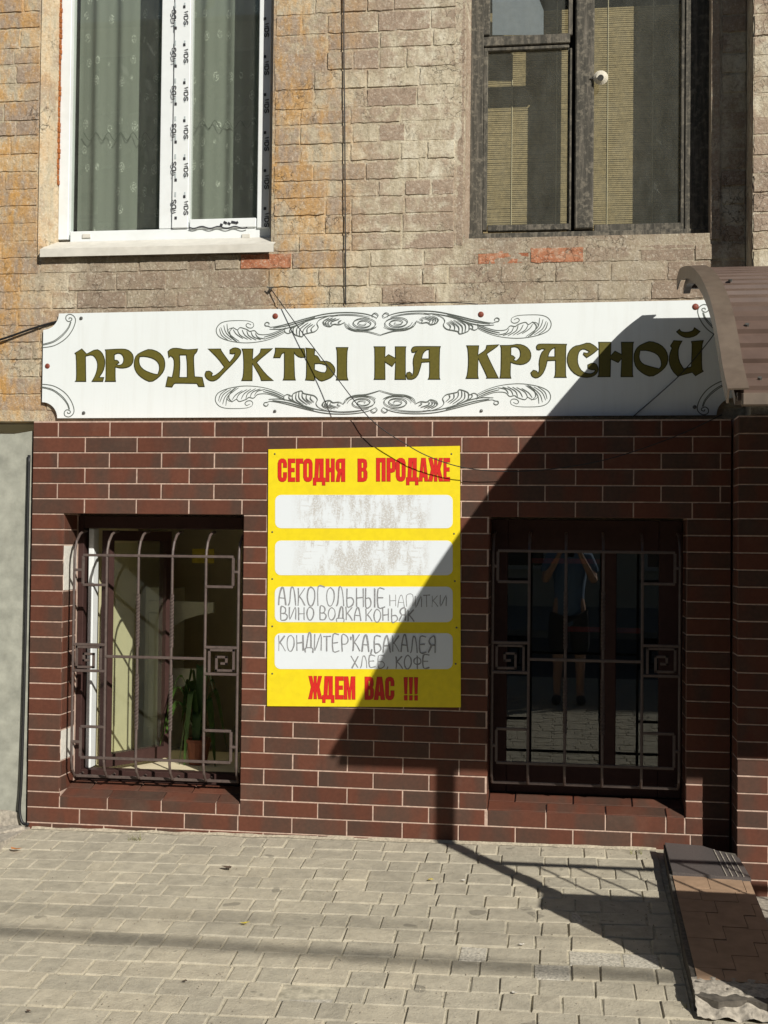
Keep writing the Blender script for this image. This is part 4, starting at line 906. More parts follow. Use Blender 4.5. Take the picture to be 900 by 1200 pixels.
HW = {
 'А': [[(0,0),(.1,.5),(.35,.95),(.6,1),(.8,.5),(.95,0)], [(.12,.42),(.85,.40)]], 'Л': [[(0,0),(.2,.2),(.35,.95),(.65,1),(.85,.6),(.95,0)]],
 'К': [[(.05,1),(.1,.5),(.05,0)], [(.9,.98),(.12,.48)], [(.25,.52),(.6,.3),(.95,0)]], 'О': [[(.5,1),(.15,.85),(0,.45),(.2,.05),(.6,0),(.95,.35),(.9,.8),(.5,1)]],
 'Г': [[(.1,0),(.12,1),(.95,.97)]], 'Т': [[(0,.97),(1,1)], [(.5,1),(.5,0)]], 'Ь': [[(.1,1),(.1,0),(.7,.02),(.95,.25),(.7,.48),(.12,.45)]],
 'Н': [[(.05,1),(.08,0)], [(.9,1),(.92,0)], [(.08,.48),(.92,.52)]], 'Ы': [[(.05,1),(.05,0),(.45,.02),(.6,.25),(.42,.48),(.08,.45)], [(.95,1),(.95,0)]],
 'Е': [[(.9,.98),(.1,1),(.1,0),(.95,.03)], [(.12,.5),(.75,.52)]], 'П': [[(.05,0),(.05,1),(.92,1),(.95,0)]], 'И': [[(.05,1),(.08,0),(.9,1),(.92,0)]],
 'В': [[(.1,0),(.1,1),(.65,.98),(.8,.75),(.6,.52),(.12,.5)], [(.6,.52),(.95,.3),(.7,.02),(.1,0)]], 'Д': [[(.15,.15),(.45,1),(.75,1),(.8,.15)], [(-.02,-.12),(.0,.15),(.95,.15),(.97,-.12)]],
 'Я': [[(.9,0),(.9,1),(.35,.98),(.1,.75),(.35,.5),(.9,.5)], [(.5,.5),(.0,0)]], 'Ц': [[(.05,1),(.08,.1),(.8,.1),(.8,1)], [(.8,.1),(.95,.1),(.92,-.2)]], 'Р': [[(.1,0),(.1,1),(.7,.97),(.92,.72),(.65,.48),(.12,.46)]],
 'Б': [[(.9,1),(.1,1),(.1,0),(.7,.02),(.95,.25),(.7,.5),(.12,.5)]], 'Х': [[(.0,1),(.95,0)], [(.95,1),(.05,0)]], 'Ф': [[(.5,1),(.5,0)], [(.5,.85),(.1,.75),(.05,.45),(.5,.35),(.95,.45),(.9,.75),(.5,.85)]],
 ',': [[(.6,.12),(.5,.0),(.2,-.15)]], "'": [[(.5,1),(.4,.8)]],
}
HY = PY - .0012
def hand(text, x0, x1, yt, yb, slope=0.0, small=1.0, w=.0042, passes=3, widths=None):
    mb = MB(); k = 0; n = len(text); ws = [{' ': .55, ',': .35, "'": .25, 'Ы': 1.2, 'Ж': 1.3}.get(c, 1.0) for c in text]; tot = sum(ws); x = x0
    for c, wc in zip(text, ws):
        cw = (x1-x0)*wc/tot; fill = .80
        if c in HW:
            jy = U(-.8, .8); hgt = (yb-yt)*U(.94, 1.04)
            for st_ in HW[c]:
                for p_ in range(passes):
                    off = U(-.55, .55)*(p_ > 0); pts = []
                    for u, v in st_: pts.append(W(x + cw*(u*fill+.06) + off + U(-.25,.25), yb + jy + slope*(x-x0) - hgt*v + U(-.4,.4) + off*.5, HY))
                    if len(pts) > 2: pts = catmull(pts, 3)
                    strip(mb, pts, w*U(.45, 1.25), .00003*k); k += 1
        x += cw
    mb.build('handwriting', PENCIL, poster, fixn=False)
hand('АЛКОГОЛЬНЫЕ', 325.5, 453, 688.5, 710, .006)
hand('НАПИТКИ', 456, 525, 697.5, 711, .0, passes=2, w=.0028)
hand('ВИНО', 328, 369, 711.5, 726, 0); hand('ВОДКА', 374, 425, 711.5, 726.5, 0); hand('КОНЬЯК', 428, 487, 713.5, 728, 0)
hand("КОНДИТЕР'КА,БАКАЛЕЯ", 325.5, 512, 743.5, 762.5, .012); hand('ХЛЕБ,', 411, 456, 768.5, 782, .0); hand('КОФЕ', 463, 505, 768, 783, .0)
for (x, y) in ((322,532),(529,532),(319,623.5),(532,625.5),(319,678.5),(533,681),(319,734),(535,735.5),(319,789.5),(534,778)):
    b_ = MB(); disc(b_, W(x, y, PY-.0004), .0045, .002, 8); b_.build('rivet', STEELS, poster)

# ------------------------------------------------------------------ canopy over the entrance steps
CX = 3.0
can = empty('entrance_canopy', (3.5, -1.83, gz(3.3, -1.83)), 'arched brown ribbed canopy on a post over the entrance', 'canopy')
arc = [(-.085, 2.500), (-.20, 2.512), (-.353, 2.492), (-.674, 2.425), (-.989, 2.330), (-1.267, 2.217), (-1.469, 2.104), (-1.609, 1.992), (-1.719, 1.893), (-1.843, 1.807)]
cv = [Vector((0, a, b)) for a, b in arc]; fine = catmull(cv, 26)
ln = [0.0]
for a, b in zip(fine, fine[1:]): ln.append(ln[-1] + (b-a).length)
def norm(i):
    t = fine[min(i+1, len(fine)-1)] - fine[max(i-1,0)]; t.normalize(); return Vector((0, t.z, -t.y)) * (1 if -t.y > 0 else -1)
sh = MB(); xsn = [CX + .03 + .22*k for k in range(11)]; prof = []
for i, p in enumerate(fine):
    ph = (ln[i] % .084) / .084; h = .013 if .12 < ph < .72 else 0.0
    prof.append(p + norm(i)*h)
nP = len(prof)
for side in (0, -.0025):
    for k, x in enumerate(xsn):
        for i, p in enumerate(prof): sh.v.append(Vector((x, p.y, p.z)) + norm(i)*side)
nX = len(xsn)
for s_i in (0, 1):
    o_ = s_i*nX*nP
    for k in range(nX-1):
        for i in range(nP-1): q = (o_+k*nP+i, o_+k*nP+i+1, o_+(k+1)*nP+i+1, o_+(k+1)*nP+i); sh.f.append(q); sh.mi.append(0)
sh.build('roof_sheet', CANOPY, can, fixn=False)
rim = MB()
ring = []
for i, p in enumerate(fine):
    n = norm(i); ring.append((Vector((CX-.012, p.y, p.z)) + n*.020, Vector((CX+.050, p.y, p.z)) + n*.022, Vector((CX+.050, p.y, p.z)) + n*.0165, Vector((CX-.006, p.y, p.z)) + n*.0145, Vector((CX-.006, p.y, p.z)) - n*.030, Vector((CX-.012, p.y, p.z)) - n*.030))
for rg in ring: rim.v += list(rg)
K = 6
for i in range(len(ring)-1):
    for j in range(K): rim.f.append((i*K+j, i*K+(j+1)%K, (i+1)*K+(j+1)%K, (i+1)*K+j)); rim.mi.append(0)
rim.f += [tuple(range(K)), tuple((len(ring)-1)*K + j for j in reversed(range(K)))]; rim.mi += [0, 0]
rim.build('end_trim', RIM, can)
rb = MB()
for x in (CX+.03, CX+.75, CX+1.5, CX+2.2): rb.tube([Vector((x, p.y, p.z)) - norm(i)*.035 for i, p in enumerate(fine)][::12], .014, square=True)
rb.build('arch_rib', METALB, can)
rb = MB()
for i in (4, 78, 140, 190, len(fine)-6): q = fine[i] - norm(i)*.018; rb.tube([(CX+.02, q.y, q.z), (CX+2.25, q.y, q.z)], .012, square=True)
rb.build('purlin', METALB, can)
gt = MB(); e = fine[-1]; gt.bbox((CX+.03, e.y-.012, e.z-.035), (CX+2.25, e.y+.02, e.z+.004), .004); gt.build('front_edge', RIM, can)
po = MB(); po.bbox((3.48, -1.86, -.3), (3.535, -1.805, 1.80), .005); po.build('post', METALB, can)
po = MB(); po.bbox((CX+2.1, -1.875, -.5), (CX+2.195, -1.785, 1.80), .006); po.build('post', METALB, can)
for (x, i) in ((CX+.085, 116), (CX+.085, 168), (CX+.09, 220)):
    b_ = MB(); q = fine[i] + norm(i)*.012; b_.tube([Vector((x, q.y, q.z)), Vector((x, q.y, q.z)) + norm(i)*.008], .007, 8); b_.build('roof_screw', STEELS, can)
# low wall and railing at the outer side of the steps
par = empty('parapet', (3.9, -1.78, -.3), 'low rendered wall at the outer side of the entrance steps', 'low wall')
b_ = MB(); b_.bbox((3.36, -1.70, -.6), (5.3, -1.86, .80), .008); b_.build('wall_body', PLASTER, par)
b_ = MB(); b_.bbox((3.352, -1.69, .803), (5.3, -1.87, .83), .006); b_.build('coping', CONC, par)
rl = empty('stair_railing', (4.4, -1.77, .83), 'thin metal railing standing on the low wall', 'railing')
b_ = MB(); b_.tube([(3.5, -1.77, 1.165), (5.25, -1.77, 1.165)], .016, 8); b_.build('rail', METALB, rl)
for k in range(10):
    x = 3.64 + .17*k; b_ = MB(); b_.tube([(x, -1.77, .832), (x, -1.77, 1.152)], .007, 6); b_.build('baluster', METALB, rl)

# ------------------------------------------------------------------ entrance step at the right
stp = empty('entrance_step', (3.1, -.8, gz(3.1,-.8)), 'raised tiled slab beside the wall with a dark grooved tread', 'step')
def sz(Y): return gz(3.05, Y) + .048
def slab(mb, pts, t0, t1):
    n = len(pts); lo = [(x, y, sz(y)+t0) for x, y in pts]; hi = [(x, y, sz(y)+t1) for x, y in pts]
    mb.add(lo + hi, [tuple(range(n-1,-1,-1)), tuple(n+i for i in range(n))] + [(i, (i+1)%n, n+(i+1)%n, n+i) for i in range(n)])
b_ = MB(); edge = [(2.945,-.09),(2.942,-.30),(2.938,-.62),(2.936,-.95),(2.93,-1.2),(2.935,-1.45),(2.93,-1.555),(3.0,-1.60),(3.09,-1.575),(3.17,-1.605),(3.245,-1.585),(3.246,-.30),(3.236,-.168),(3.10,-.115)]
slab(b_, edge, -.35, -.0015); b_.build('base', plain('shade-dark dirty concrete', (.10,.088,.072), .95, var=.4, scale=45, bmp=1.0), stp)  # colour darkened for the shade on the slab's side as well as dirt
b_ = MB(); tr = [(2.950,-.105),(3.105,-.125),(3.24,-.262),(3.254,-.505),(2.952,-.470)]; slab(b_, tr, -.004, .012); tread = b_.build('tread', GRANITE, stp)
for k in range(4):
    b_ = MB(); x = 3.145 + .022*k; strip_pts = [(x, -.175 - .02*k), (x+.004, -.175-.02*k), (x+.019, -.49), (x+.015, -.49)]; slab(b_, strip_pts, .0125, .015); b_.build('grip_line', CONC, tread)
y = -.482; row = 0
while y > -1.44:
    d = .125; x = 2.950 - (.045 if row % 2 else 0)
    while x < 3.245:
        xa, xb = max(x, 2.950)+.001, min(x+.135, 3.250)-.001; x += .135
        if xb - xa < .02: continue
        ya, yb = y-.001, max(y-d, -1.47+U(0,.03))+.001; y_off = .028*(xa-2.95)/.3
        b_ = MB(); slab(b_, [(xa,ya-y_off),(xa,yb-y_off),(xb,yb-y_off),(xb,ya-y_off)], -.005, .002 + U(-.0006,.0006)); b_.build('tile', TERRA, stp)
    y -= d; row += 1
# rough broken edge
def rough(u, v):
    x = 2.932 + .316*u; yy = -1.43 - .20*v; n = mnoise.fractal(Vector((x*38, yy*38, 1.7)), 1.0, 2.0, 5)
    return (x + .006*mnoise.noise(Vector((yy*60, 3, 0))), yy, sz(yy) + .001 + .0045*n - .055*max(0, v-.55-.12*mnoise.noise(Vector((x*25, 0, 5))))**1.2*2.0)
grid(rough, 56, 36).build('broken_edge', CONC, stp, fixn=False)
# steps leading down to the door
for k in range(3):
    s2 = MB(); s2.bbox((3.262 + .29*k, -.16, -.8), (3.262 + .29*(k+1) - .002, -1.69, -.125 - .15*k), .006); s2.build('descending_step', CONC, label='grey concrete stair flight descending beside the tiled slab, tread %s' % ('nearest the slab', 'in the middle', 'farthest from the slab')[k], cat='step', group='steps down to the shop door')

# ------------------------------------------------------------------ cables
def cable(name, pts, r, label, parent=None):
    b_ = MB(); b_.tube(catmull(pts, 6), r, 6); return b_.build(name, BLACKC, parent, smooth=True, label=label, cat='cable')
cable('service_cable', [W(317, 338, .088), W(350, 384, .045), W(385, 430, .0), W(433, 490, -.075), W(478, 522, -.085), W(510, 538, -.08), W(549, 549, -.07), W(600, 552.5, -.055), W(660, 548, -.045), W(720, 536, -.03), W(790, 512, -.02), W(846, 486, -.03)], .0022, 'thin black wire sagging from the wall hook across sign and notice board')
hk = MB(); hk.tube([W(317,338,.12), W(317,338,.08)], .006, 8); hk.tube([W(313,336,.082), W(317,339,.080), W(321,336,.082)], .003, 6); hk.build('wall_hook', STEELS, label='small metal wall hook holding the thin wire', cat='hook')
cable('drop_wire', [W(403, -40, .086), W(403, 60, .086), W(404, 150, .086), W(404.5, 250, .086), W(405, 330, .086), W(405, 357, .090)], .0030, 'black wire running straight down the brick between the upper windows')
cable('left_cable', [W(-60, 414, .08), W(0, 398, .08), W(35, 386, .082), W(60, 378.5, .092), W(80, 374, .098)], .0055, 'black cable entering behind the left end of the sign')
cable('loop_wire', [W(455, 357.5, .09), W(490, 355, .08), W(530, 354.5, .08), W(560, 356.5, .09)], .0022, 'short black wire lying along the top of the sign')
cable('corner_wire', [W(742, 488, .078), W(770, 464, .07), W(800, 436, .06), W(832, 398, .05), W(850, 370, .05)], .0022, 'dark wire slanting across the shaded end of the sign')
cable('conduit', [(-.020, .008, 1.75), (-.021, .006, 1.4), (-.022, .005, .9), (-.024, .002, .5), (-.026, -.004, .2), (-.030, -.008, .07), (-.012, -.014, .012), (.02, -.016, .006)], .0075, 'black conduit running down the left edge of the tiling')

# ------------------------------------------------------------------ behind the windows
def cloth(name, x0, x1, z0, z1, y, amp, freq, mat, label, cat, nu=90, nv=12, hem=None):
    def fn(u, v):
        x = x0 + (x1-x0)*u; z = z0 + (z1-z0)*v
        yy = y + amp*math.sin(freq*u*6.283 + .8*math.sin(3*u)) * (1.1 - .4*v) + amp*.3*math.sin(freq*2.3*u*6.283 + 1.3)
        return (x, yy, z + (hem(u) if hem and v == 0 else 0))
    return grid(fn, nu, nv).build(name, mat, smooth=True, label=label, cat=cat, fixn=False)
def m_lace():
    mt, nt, b, o = nodes_mat('lace curtain'); p = wpos(nt); mp = nt.nodes.new('ShaderNodeMapping'); nt.links.new(p, mp.inputs[0]); mp.inputs['Scale'].default_value = (16, 0, 9)
    vo = nt.nodes.new('ShaderNodeTexVoronoi'); vo.inputs['Scale'].default_value = 1.0; nt.links.new(mp.outputs[0], vo.inputs['Vector']); vo.inputs['Randomness'].default_value = .35
    rr = ramp(nt, vo.outputs['Distance'], [(.0, (0,0,0)), (.10, (1,1,1)), (.17, (0,0,0)), (.20, (1,1,1)), (.26, (0,0,0))])
    fl = ramp(nt, noise(nt, p, 130, 3, .6), [(.45, (0,0,0)), (.6, (1,1,1))])
    fac = math_(nt, 'MULTIPLY', rr, fl)
    c = mix(nt, fac, (.20,.215,.185), (.60,.62,.55))
    nt.links.new(c, b.inputs['Base Color']); b.inputs['Roughness'].default_value = .9
    tr = nt.nodes.new('ShaderNodeBsdfTransparent'); ms = nt.nodes.new('ShaderNodeMixShader'); ms.inputs[0].default_value = .93
    nt.links.new(tr.outputs[0], ms.inputs[1]); nt.links.new(b.outputs[0], ms.inputs[2]); nt.links.new(ms.outputs[0], o.inputs[0]); return mt
LACE = m_lace()
xa, xb = W(92, 150, .42).x, W(322, 150, .42).x
curtain = cloth('lace_curtain', xa, xb, 2.55, 4.65, .42, .014, 7, LACE, 'grey-green lace curtain behind the white plastic window', 'curtain')
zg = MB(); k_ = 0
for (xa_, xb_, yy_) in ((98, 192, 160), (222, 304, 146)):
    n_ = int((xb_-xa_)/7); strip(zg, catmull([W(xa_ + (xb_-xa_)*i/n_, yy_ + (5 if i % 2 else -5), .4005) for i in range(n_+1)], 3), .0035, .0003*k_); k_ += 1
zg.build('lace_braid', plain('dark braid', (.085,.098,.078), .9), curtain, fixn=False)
BL = plain('bamboo slat', (.37,.285,.155), .75, var=.25, scale=60, bmp=.2)
bl = empty('bamboo_blind', (W(690,270,.46).x, .46, 2.7), 'tan bamboo roller blind hanging behind the wooden window', 'blind')
xa, xb = W(566, 150, .46).x, W(815, 150, .46).x
proto = MB(); proto.bbox((xa, .457, 0), (xb, .463, .0085), .0015); z = 2.72; first = proto.build('slat', BL, bl); first.location.z = z - worldpos[bl.name].z
while z < 3.95:
    z += .0098; c = first.copy(); scene.collection.objects.link(c); c.location.z = z - worldpos[bl.name].z + U(-.0006,.0006); c.rotation_euler = (U(-.08,.08), U(-.0012,.0012), 0)
for xx in (600, 652, 712, 765):
    x = W(xx, 150, .452).x; b_ = MB(); b_.tube([(x, .4535, 2.70), (x, .4535, 4.0)], .0018, 5); b_.build('cord', BEIGEW, bl)
b_ = MB(); b_.prism([[W(577,-30,OY+.07), W(620,-30,OY+.07), W(637,12,OY+.07), W(637,41,OY+.07), W(577,41,OY+.07)]], 0, .003); b_.build('sky_reflection_sheet', plain('painted sky reflection', (.21,.235,.275), .8, var=.08), label='painted sky reflection sheet behind the small vent pane of the wooden window', cat='painted reflection')  # sheet coloured to imitate the sky mirrored in the vent pane
kn = MB(); disc(kn, W(704, 91, .176), .034, .014, 18); q = W(704, 91, .1755); kn.tube([q, q + Vector((0,.04,0))], .008, 8); o = kn.build('insulator_knob', plain('porcelain', (.62,.58,.48), .3, var=.1), label='round white porcelain knob on the mullion of the wooden window', cat='knob')
kn = MB(); kn.tube([W(704,91,.165), W(704,91,.155)], .014, 12); kn.build('knob_core', STEELS, o)
kn = MB(); kn.tube([W(692,92,.186), W(700,91.5,.176)], .004, 6); kn.build('knob_pin', STEELS, o)
# shop interior things
cb = empty('white_cabinet', (W(181,880,1.05).x, 1.05, -.55), 'narrow white panelled cabinet door inside the shop', 'cabinet')
CABW = plain('cabinet white', (.74,.74,.66), .5, var=.04, bmp=.05)
b_ = MB(); pxbox(b_, 169, 688, 194, 884, 1.05, 1.11); b_.build('door_leaf', CABW, cb)
b_ = MB(); pxbox(b_, 173, 704, 190, 714, 1.045, 1.06); b_.build('door_panel', CABW, cb)
b_ = MB(); pxbox(b_, 173, 718, 190, 840, 1.045, 1.06); b_.build('door_panel', CABW, cb)
b_ = MB(); pxbox(b_, 173, 852, 190, 880, 1.045, 1.06); b_.build('door_panel', CABW, cb)
zf_ = W(181, 884, 1.05).z; b_ = MB(); b_.bbox((W(169,800,1.05).x, 1.06, -.55), (W(194,800,1.05).x, 1.4, zf_), .003); b_.build('base', CABW, cb)
fu = empty('arched_shelf', (W(220,800,1.25).x, 1.25, -.55), 'pale shelf unit with arched boards inside the shop', 'shelf')
for lp in ([(197,704),(250,706),(250,718),(232,721),(216,726),(205,733),(197,731)], [(193,783),(240,784),(240,797),(223,801),(208,807),(200,813),(193,806)]):
    b_ = MB(); b_.prism([[W(x, y, 1.2) for x, y in lp]], 0, .03); b_.build('arched_board', CABW, fu)
b_ = MB(); pxbox(b_, 193, 690, 197, 890, 1.2, 1.5); b_.build('side_board', CABW, fu)
b_ = MB(); b_.bbox((W(193,800,1.2).x, 1.2, -.55), (W(250,800,1.2).x, 1.5, W(200,890,1.2).z), .003); b_.build('base', CABW, fu)
yn = MB(); pxbox(yn, 225, 643, 251, 660, .94, .945); yn.build('yellow_notice', plain('yellow paper', (.36,.28,.02), .7, var=.1), label='small yellow paper notice hanging inside the sunlit window', cat='notice')
GREEN = plain('leaf', (.055,.115,.022), .4, var=.35, scale=25, bmp=.1); TERC = plain('terracotta pot', (.26,.085,.045), .7, var=.12)
zsill = WL['z0'] + .046 + .035
pp = empty('potted_plant', (W(232,895,.52).x, .52, zsill), 'potted plant with long arching leaves on the inner sill', 'plant')
c = worldpos[pp.name]
b_ = MB(); pts = [(.045,0),(.062,.11),(.066,.112),(.066,.128),(.056,.128),(.052,.11)]; n = 16; vv = []; ff = []
for (r, h) in pts: vv += [c + Vector((r*math.cos(6.283*i/n), r*math.sin(6.283*i/n), h + .001)) for i in range(n)]
for k in range(len(pts)-1): ff += [(k*n+i, k*n+(i+1)%n, (k+1)*n+(i+1)%n, (k+1)*n+i) for i in range(n)]
b_.add(vv, ff + [tuple(range(n-1,-1,-1)), tuple((len(pts)-1)*n+i for i in range(n))]); b_.build('pot', TERC, pp, smooth=False)
def leaf(root, az_, L, rise, w, drop):
    pts = []; n = 12
    for i in range(n+1):
        t = i/n; r = L*t; h = rise*math.sin(min(1, t*1.25)*math.pi*.62) - drop*max(0, t-.45)**1.6
        pts.append(root + Vector((math.cos(az_)*r, math.sin(az_)*r*.45, h)))
    b2 = MB(); side = Vector((-math.sin(az_), math.cos(az_), 0.25)).normalized()
    for i, p in enumerate(pts):
        ww = w*math.sin(math.pi*min(1, .12 + .88*i/n))**.7; b2.v += [p - side*ww, p + Vector((0,0,-ww*.5)), p + side*ww]
    for i in range(n):
        for k in (0, 1): b2.f.append((3*i+k, 3*i+k+1, 3*i+k+4, 3*i+k+3)); b2.mi.append(0)
    b2.build('leaf', GREEN, pp, smooth=True, fixn=False)
rt = c + Vector((0,0,.12))
for (a, L, ri, w, d) in ((3.05,.17,.27,.010,.9), (2.8,.20,.20,.011,1.3), (3.4,.14,.32,.012,.5), (2.5,.10,.30,.012,.6), (4.2,.10,.26,.014,1.2), (4.6,.06,.16,.016,1.4), (3.6,.11,.12,.013,1.8), (.3,.10,.30,.012,.5), (-.3,.13,.26,.012,.8), (.8,.08,.34,.011,.3), (5.5,.12,.22,.013,1.0), (1.6,.05,.36,.012,.2), (3.0,.05,.34,.011,.2)):
    leaf(rt, a, L*1.25, ri*1.1, w*1.6, d)

# ------------------------------------------------------------------ small litter on the pavement
def G(px, py):
    d = ray(px, py); t = 3.0
    for _ in range(40):
        p = CAM + d*t; f = p.z - gz(p.x, p.y) - .002; t += f / (-d.z + GY*d.y + 1e-6) if f > 0 else f / (-d.z + GY*d.y + 1e-6)
    return CAM + d*t
YL = plain('yellow leaf', (.62,.50,.06), .7, var=.2); OL = plain('orange leaf', (.50,.20,.06), .7, var=.25); DL = plain('brown leaf', (.09,.06,.04), .8, var=.3); WB = plain('paper scrap', (.66,.62,.55), .8, var=.1)
for (px, py, mt, s, lab, cat) in ((287, 1084, YL, .022, 'small yellow leaf lying on the pavers below the notice board', 'leaf'), (504, 1032, YL, .016, 'tiny yellow leaf beside the shadow of the post', 'leaf'), (18, 997, OL, .035, 'dry orange leaf at the left edge of the pavement', 'leaf'), (543, 1033, WB, .013, 'white paper scrap near the post shadow', 'scrap'), (266, 1019, DL, .030, 'dark dry twig of leaf on the pavers in front of the left window', 'leaf'), (603, 1165, WB, .014, 'pale paper scrap on the lower pavers', 'scrap'), (612, 1108, WB, .014, 'pale flake on the pavers left of the dark shadow', 'scrap'), (34, 1187, DL, .014, 'small dark leaf at the lower left corner', 'leaf'), (217, 1151, DL, .013, 'tiny dark crumb beside a broken paver', 'crumb')):
    c = G(px, py); b2 = MB(); n = 7; a0 = U(0, 6)
    vv = [c + Vector((s*(1 if i % 2 else .55)*math.cos(a0 + i*6.283/n), s*(.7 if i % 2 else .4)*math.sin(a0 + i*6.283/n), .004 + U(0, s*.35))) for i in range(n)]
    b2.add(vv + [c + Vector((0,0,.006))], [(i, (i+1)%n, n) for i in range(n)]); b2.build('fallen_leaf' if cat == 'leaf' else 'paper_scrap' if cat == 'scrap' else 'crumb', mt, label=lab, cat=cat, fixn=False)
def sand(u, v):
    x = .03 + 2.89*u; wv = .016 + .014*mnoise.noise(Vector((x*6, 1, 2))) + .008*mnoise.noise(Vector((x*25, 4, 2)))
    y = .002 - wv*v; return (x, y, gz(x, y) - .004 + (.010 + .006*mnoise.noise(Vector((x*9, 7, 1))))*(1-v)**1.3)
grid(sand, 220, 4).build('sand_drift', plain('sand', (.40,.35,.265), .95, var=.3, scale=90, bmp=.8), kind='stuff', label='sand drifted along the foot of the tiled wall', cat='sand', fixn=False)
gr_ = MB()
for k in range(700):
    px, py = U(0, 830), 990 + 215*R()**.8; c = G(px, py); r = U(.0012, .0038)
    gr_.add([c + Vector((r*U(.6,1.2), 0, -.001)), c + Vector((-r*.6, r*U(.6,1.1), -.001)), c + Vector((-r*.5, -r*U(.6,1.1), -.001)), c + Vector((0, 0, r*U(.6,1.3)))], [(0,1,3),(1,2,3),(2,0,3)])
gr_.build('grit', plain('grit', (.27,.235,.18), .95, var=.6, scale=9, bmp=0), kind='stuff', label='fine grit and sand scattered over the pavers', cat='grit', fixn=False)
gw = MB()
for (px, py, n) in ((159, 984, 26), (745, 1000, 14), (380, 980, 10), (812, 1180, 16)):
    c = G(px, py)
    for k in range(n):
        a = U(0, 6.28); L = U(.015, .05); b0 = c + Vector((U(-.03,.03), U(-.012,.012), -.004)); tip = b0 + Vector((math.cos(a)*L*.8, math.sin(a)*L*.6, L*.8)); s_ = Vector((-math.sin(a), math.cos(a), 0))*.0015
        gw.add([b0 - s_, b0 + s_, tip], [(0,1,2)])
gw.build('weed_tufts', plain('dry weed', (.20,.20,.08), .8, var=.3), kind='stuff', label='thin weeds growing from the paving joints', cat='weeds', fixn=False)

# ------------------------------------------------------------------ across the street (seen in the panes)
LEAFT = plain('tree leaf', (.060,.095,.030), .6, var=.5, scale=1.2, bmp=0); BARK = plain('bark', (.085,.065,.05), .95, var=.3, scale=20, bmp=.8)
def tree(x, y, h, rad, seed, label):
    rnd = random.Random(seed); t = empty('street_tree', (x, y, -.25), label, 'tree', 'trees across the street')
    b2 = MB(); top_ = Vector((x + rnd.uniform(-.4,.4), y, h*.62)); tr_ = [Vector((x,y,-.25)), Vector((x+.05,y,1.2)), Vector((x-.05,y+.05,h*.35)), top_]
    b2.tube(catmull(tr_, 4), [.17 - .11*i/12 for i in range(13)], 8); tips = []
    for k in range(9):
        a = k*2.4 + rnd.uniform(-.4,.4); s0 = tr_[2].lerp(top_, rnd.uniform(0,1)); e = s0 + Vector((math.cos(a)*rad*.75, math.sin(a)*rad*.75, rnd.uniform(.5, h*.3)))
        b2.tube([s0, s0.lerp(e,.5)+Vector((0,0,.2)), e], [.06,.04,.015], 6); tips += [e, s0.lerp(e, .6)]
    b2.build('trunk', BARK, t, smooth=True)
    cr = MB(); tips.append(top_ + Vector((0,0,h*.2)))
    for k in range(2600):
        c0 = rnd.choice(tips); d = Vector((rnd.gauss(0,1), rnd.gauss(0,1), rnd.gauss(0,.8))); c = c0 + d*rad*.30
        n = Vector((rnd.gauss(0,1), rnd.gauss(0,1), rnd.gauss(0,1)+.4)).normalized(); a = n.orthogonal().normalized(); b3 = n.cross(a); s = rnd.uniform(.07, .15)
        cr.add([c - a*s, c + b3*s*.6, c + a*s, c - b3*s*.6], [(0,1,2,3)])
    cr.build('crown', LEAFT, t, fixn=False)
tree(4.4, -12.2, 8.5, 2.3, 1, 'broad leafy street tree directly opposite the wooden window')
tree(-1.8, -11.6, 9.0, 2.6, 2, 'broad leafy street tree opposite the white plastic window')
tree(-7.5, -12.6, 8.0, 2.3, 3, 'leafy street tree farthest along to the left across the street')
ob = empty('sky_blocking_house', (0, -26, -.2), 'long pale plastered apartment house across the street, heightened to block sky light', 'building')
b2 = MB(); b2.box((-32,-25,-.3),(32,-35,14.6)); b2.build('wall', plain('cream plaster', (.50,.44,.34), .9, var=.1, scale=2), ob)  # house outside the view, raised to cut sky light reaching the shop front
b2 = MB(); b2.hexa([(-32.5,-24.6,14.6),(32.5,-24.6,14.6),(32.5,-35.5,14.6),(-32.5,-35.5,14.6),(-30,-29,15.4),(30,-29,15.4),(30,-31,15.4),(-30,-31,15.4)]); b2.build('roof', plain('slate', (.16,.15,.15), .8), ob)
f2 = MB(); f2.box((-.6,-24.93,-.8),(.6,-25.05,.8)); fw0 = f2.build('window', plain('far frame', (.6,.58,.52), .6), ob)
f2 = MB(); f2.box((-.5,-24.90,-.7),(.5,-24.928,.7)); fp0 = f2.build('pane', plain('far glass', (.03,.035,.04), .1), fw0)
k = 0
for i in range(14):
    for zz_ in (1.5, 4.4, 7.3, 10.2, 13.1):
        a_ = fw0 if k == 0 else fw0.copy(); c_ = fp0 if k == 0 else fp0.copy()
        if k: scene.collection.objects.link(a_); scene.collection.objects.link(c_); c_.parent = a_
        a_.location = Vector((-23 + 3.5*i, -24.99, zz_)) - worldpos[ob.name]; k += 1
# ------------------------------------------------------------------ the photographer, seen only as a reflection
def skin_body(name, pts, edges, rad, mat, parent, root=0, sub=1):
    me = bpy.data.meshes.new(name); me.from_pydata([Vector(p) for p in pts], edges, []); me.materials.append(mat)
    o = link_mesh(name, me, PB, parent); md = o.modifiers.new('skin', 'SKIN'); md.use_smooth_shade = True
    if not me.skin_vertices:
        bm = bmesh.new(); bm.from_mesh(me); bm.verts.layers.skin.verify(); bm.to_mesh(me); bm.free()
    for i, r in enumerate(rad):
        sv = me.skin_vertices[0].data[i]; sv.radius = r if isinstance(r, tuple) else (r, r); sv.use_root = (i == root)
    sb_ = o.modifiers.new('sub', 'SUBSURF'); sb_.levels = sub; sb_.render_levels = sub
    return o
PB = Vector((2.56, -6.16, gz(2.56, -6.16)))
per = empty('person', PB, 'person in a blue T-shirt and dark shorts raising a phone, mirrored in the shaded window', 'person')
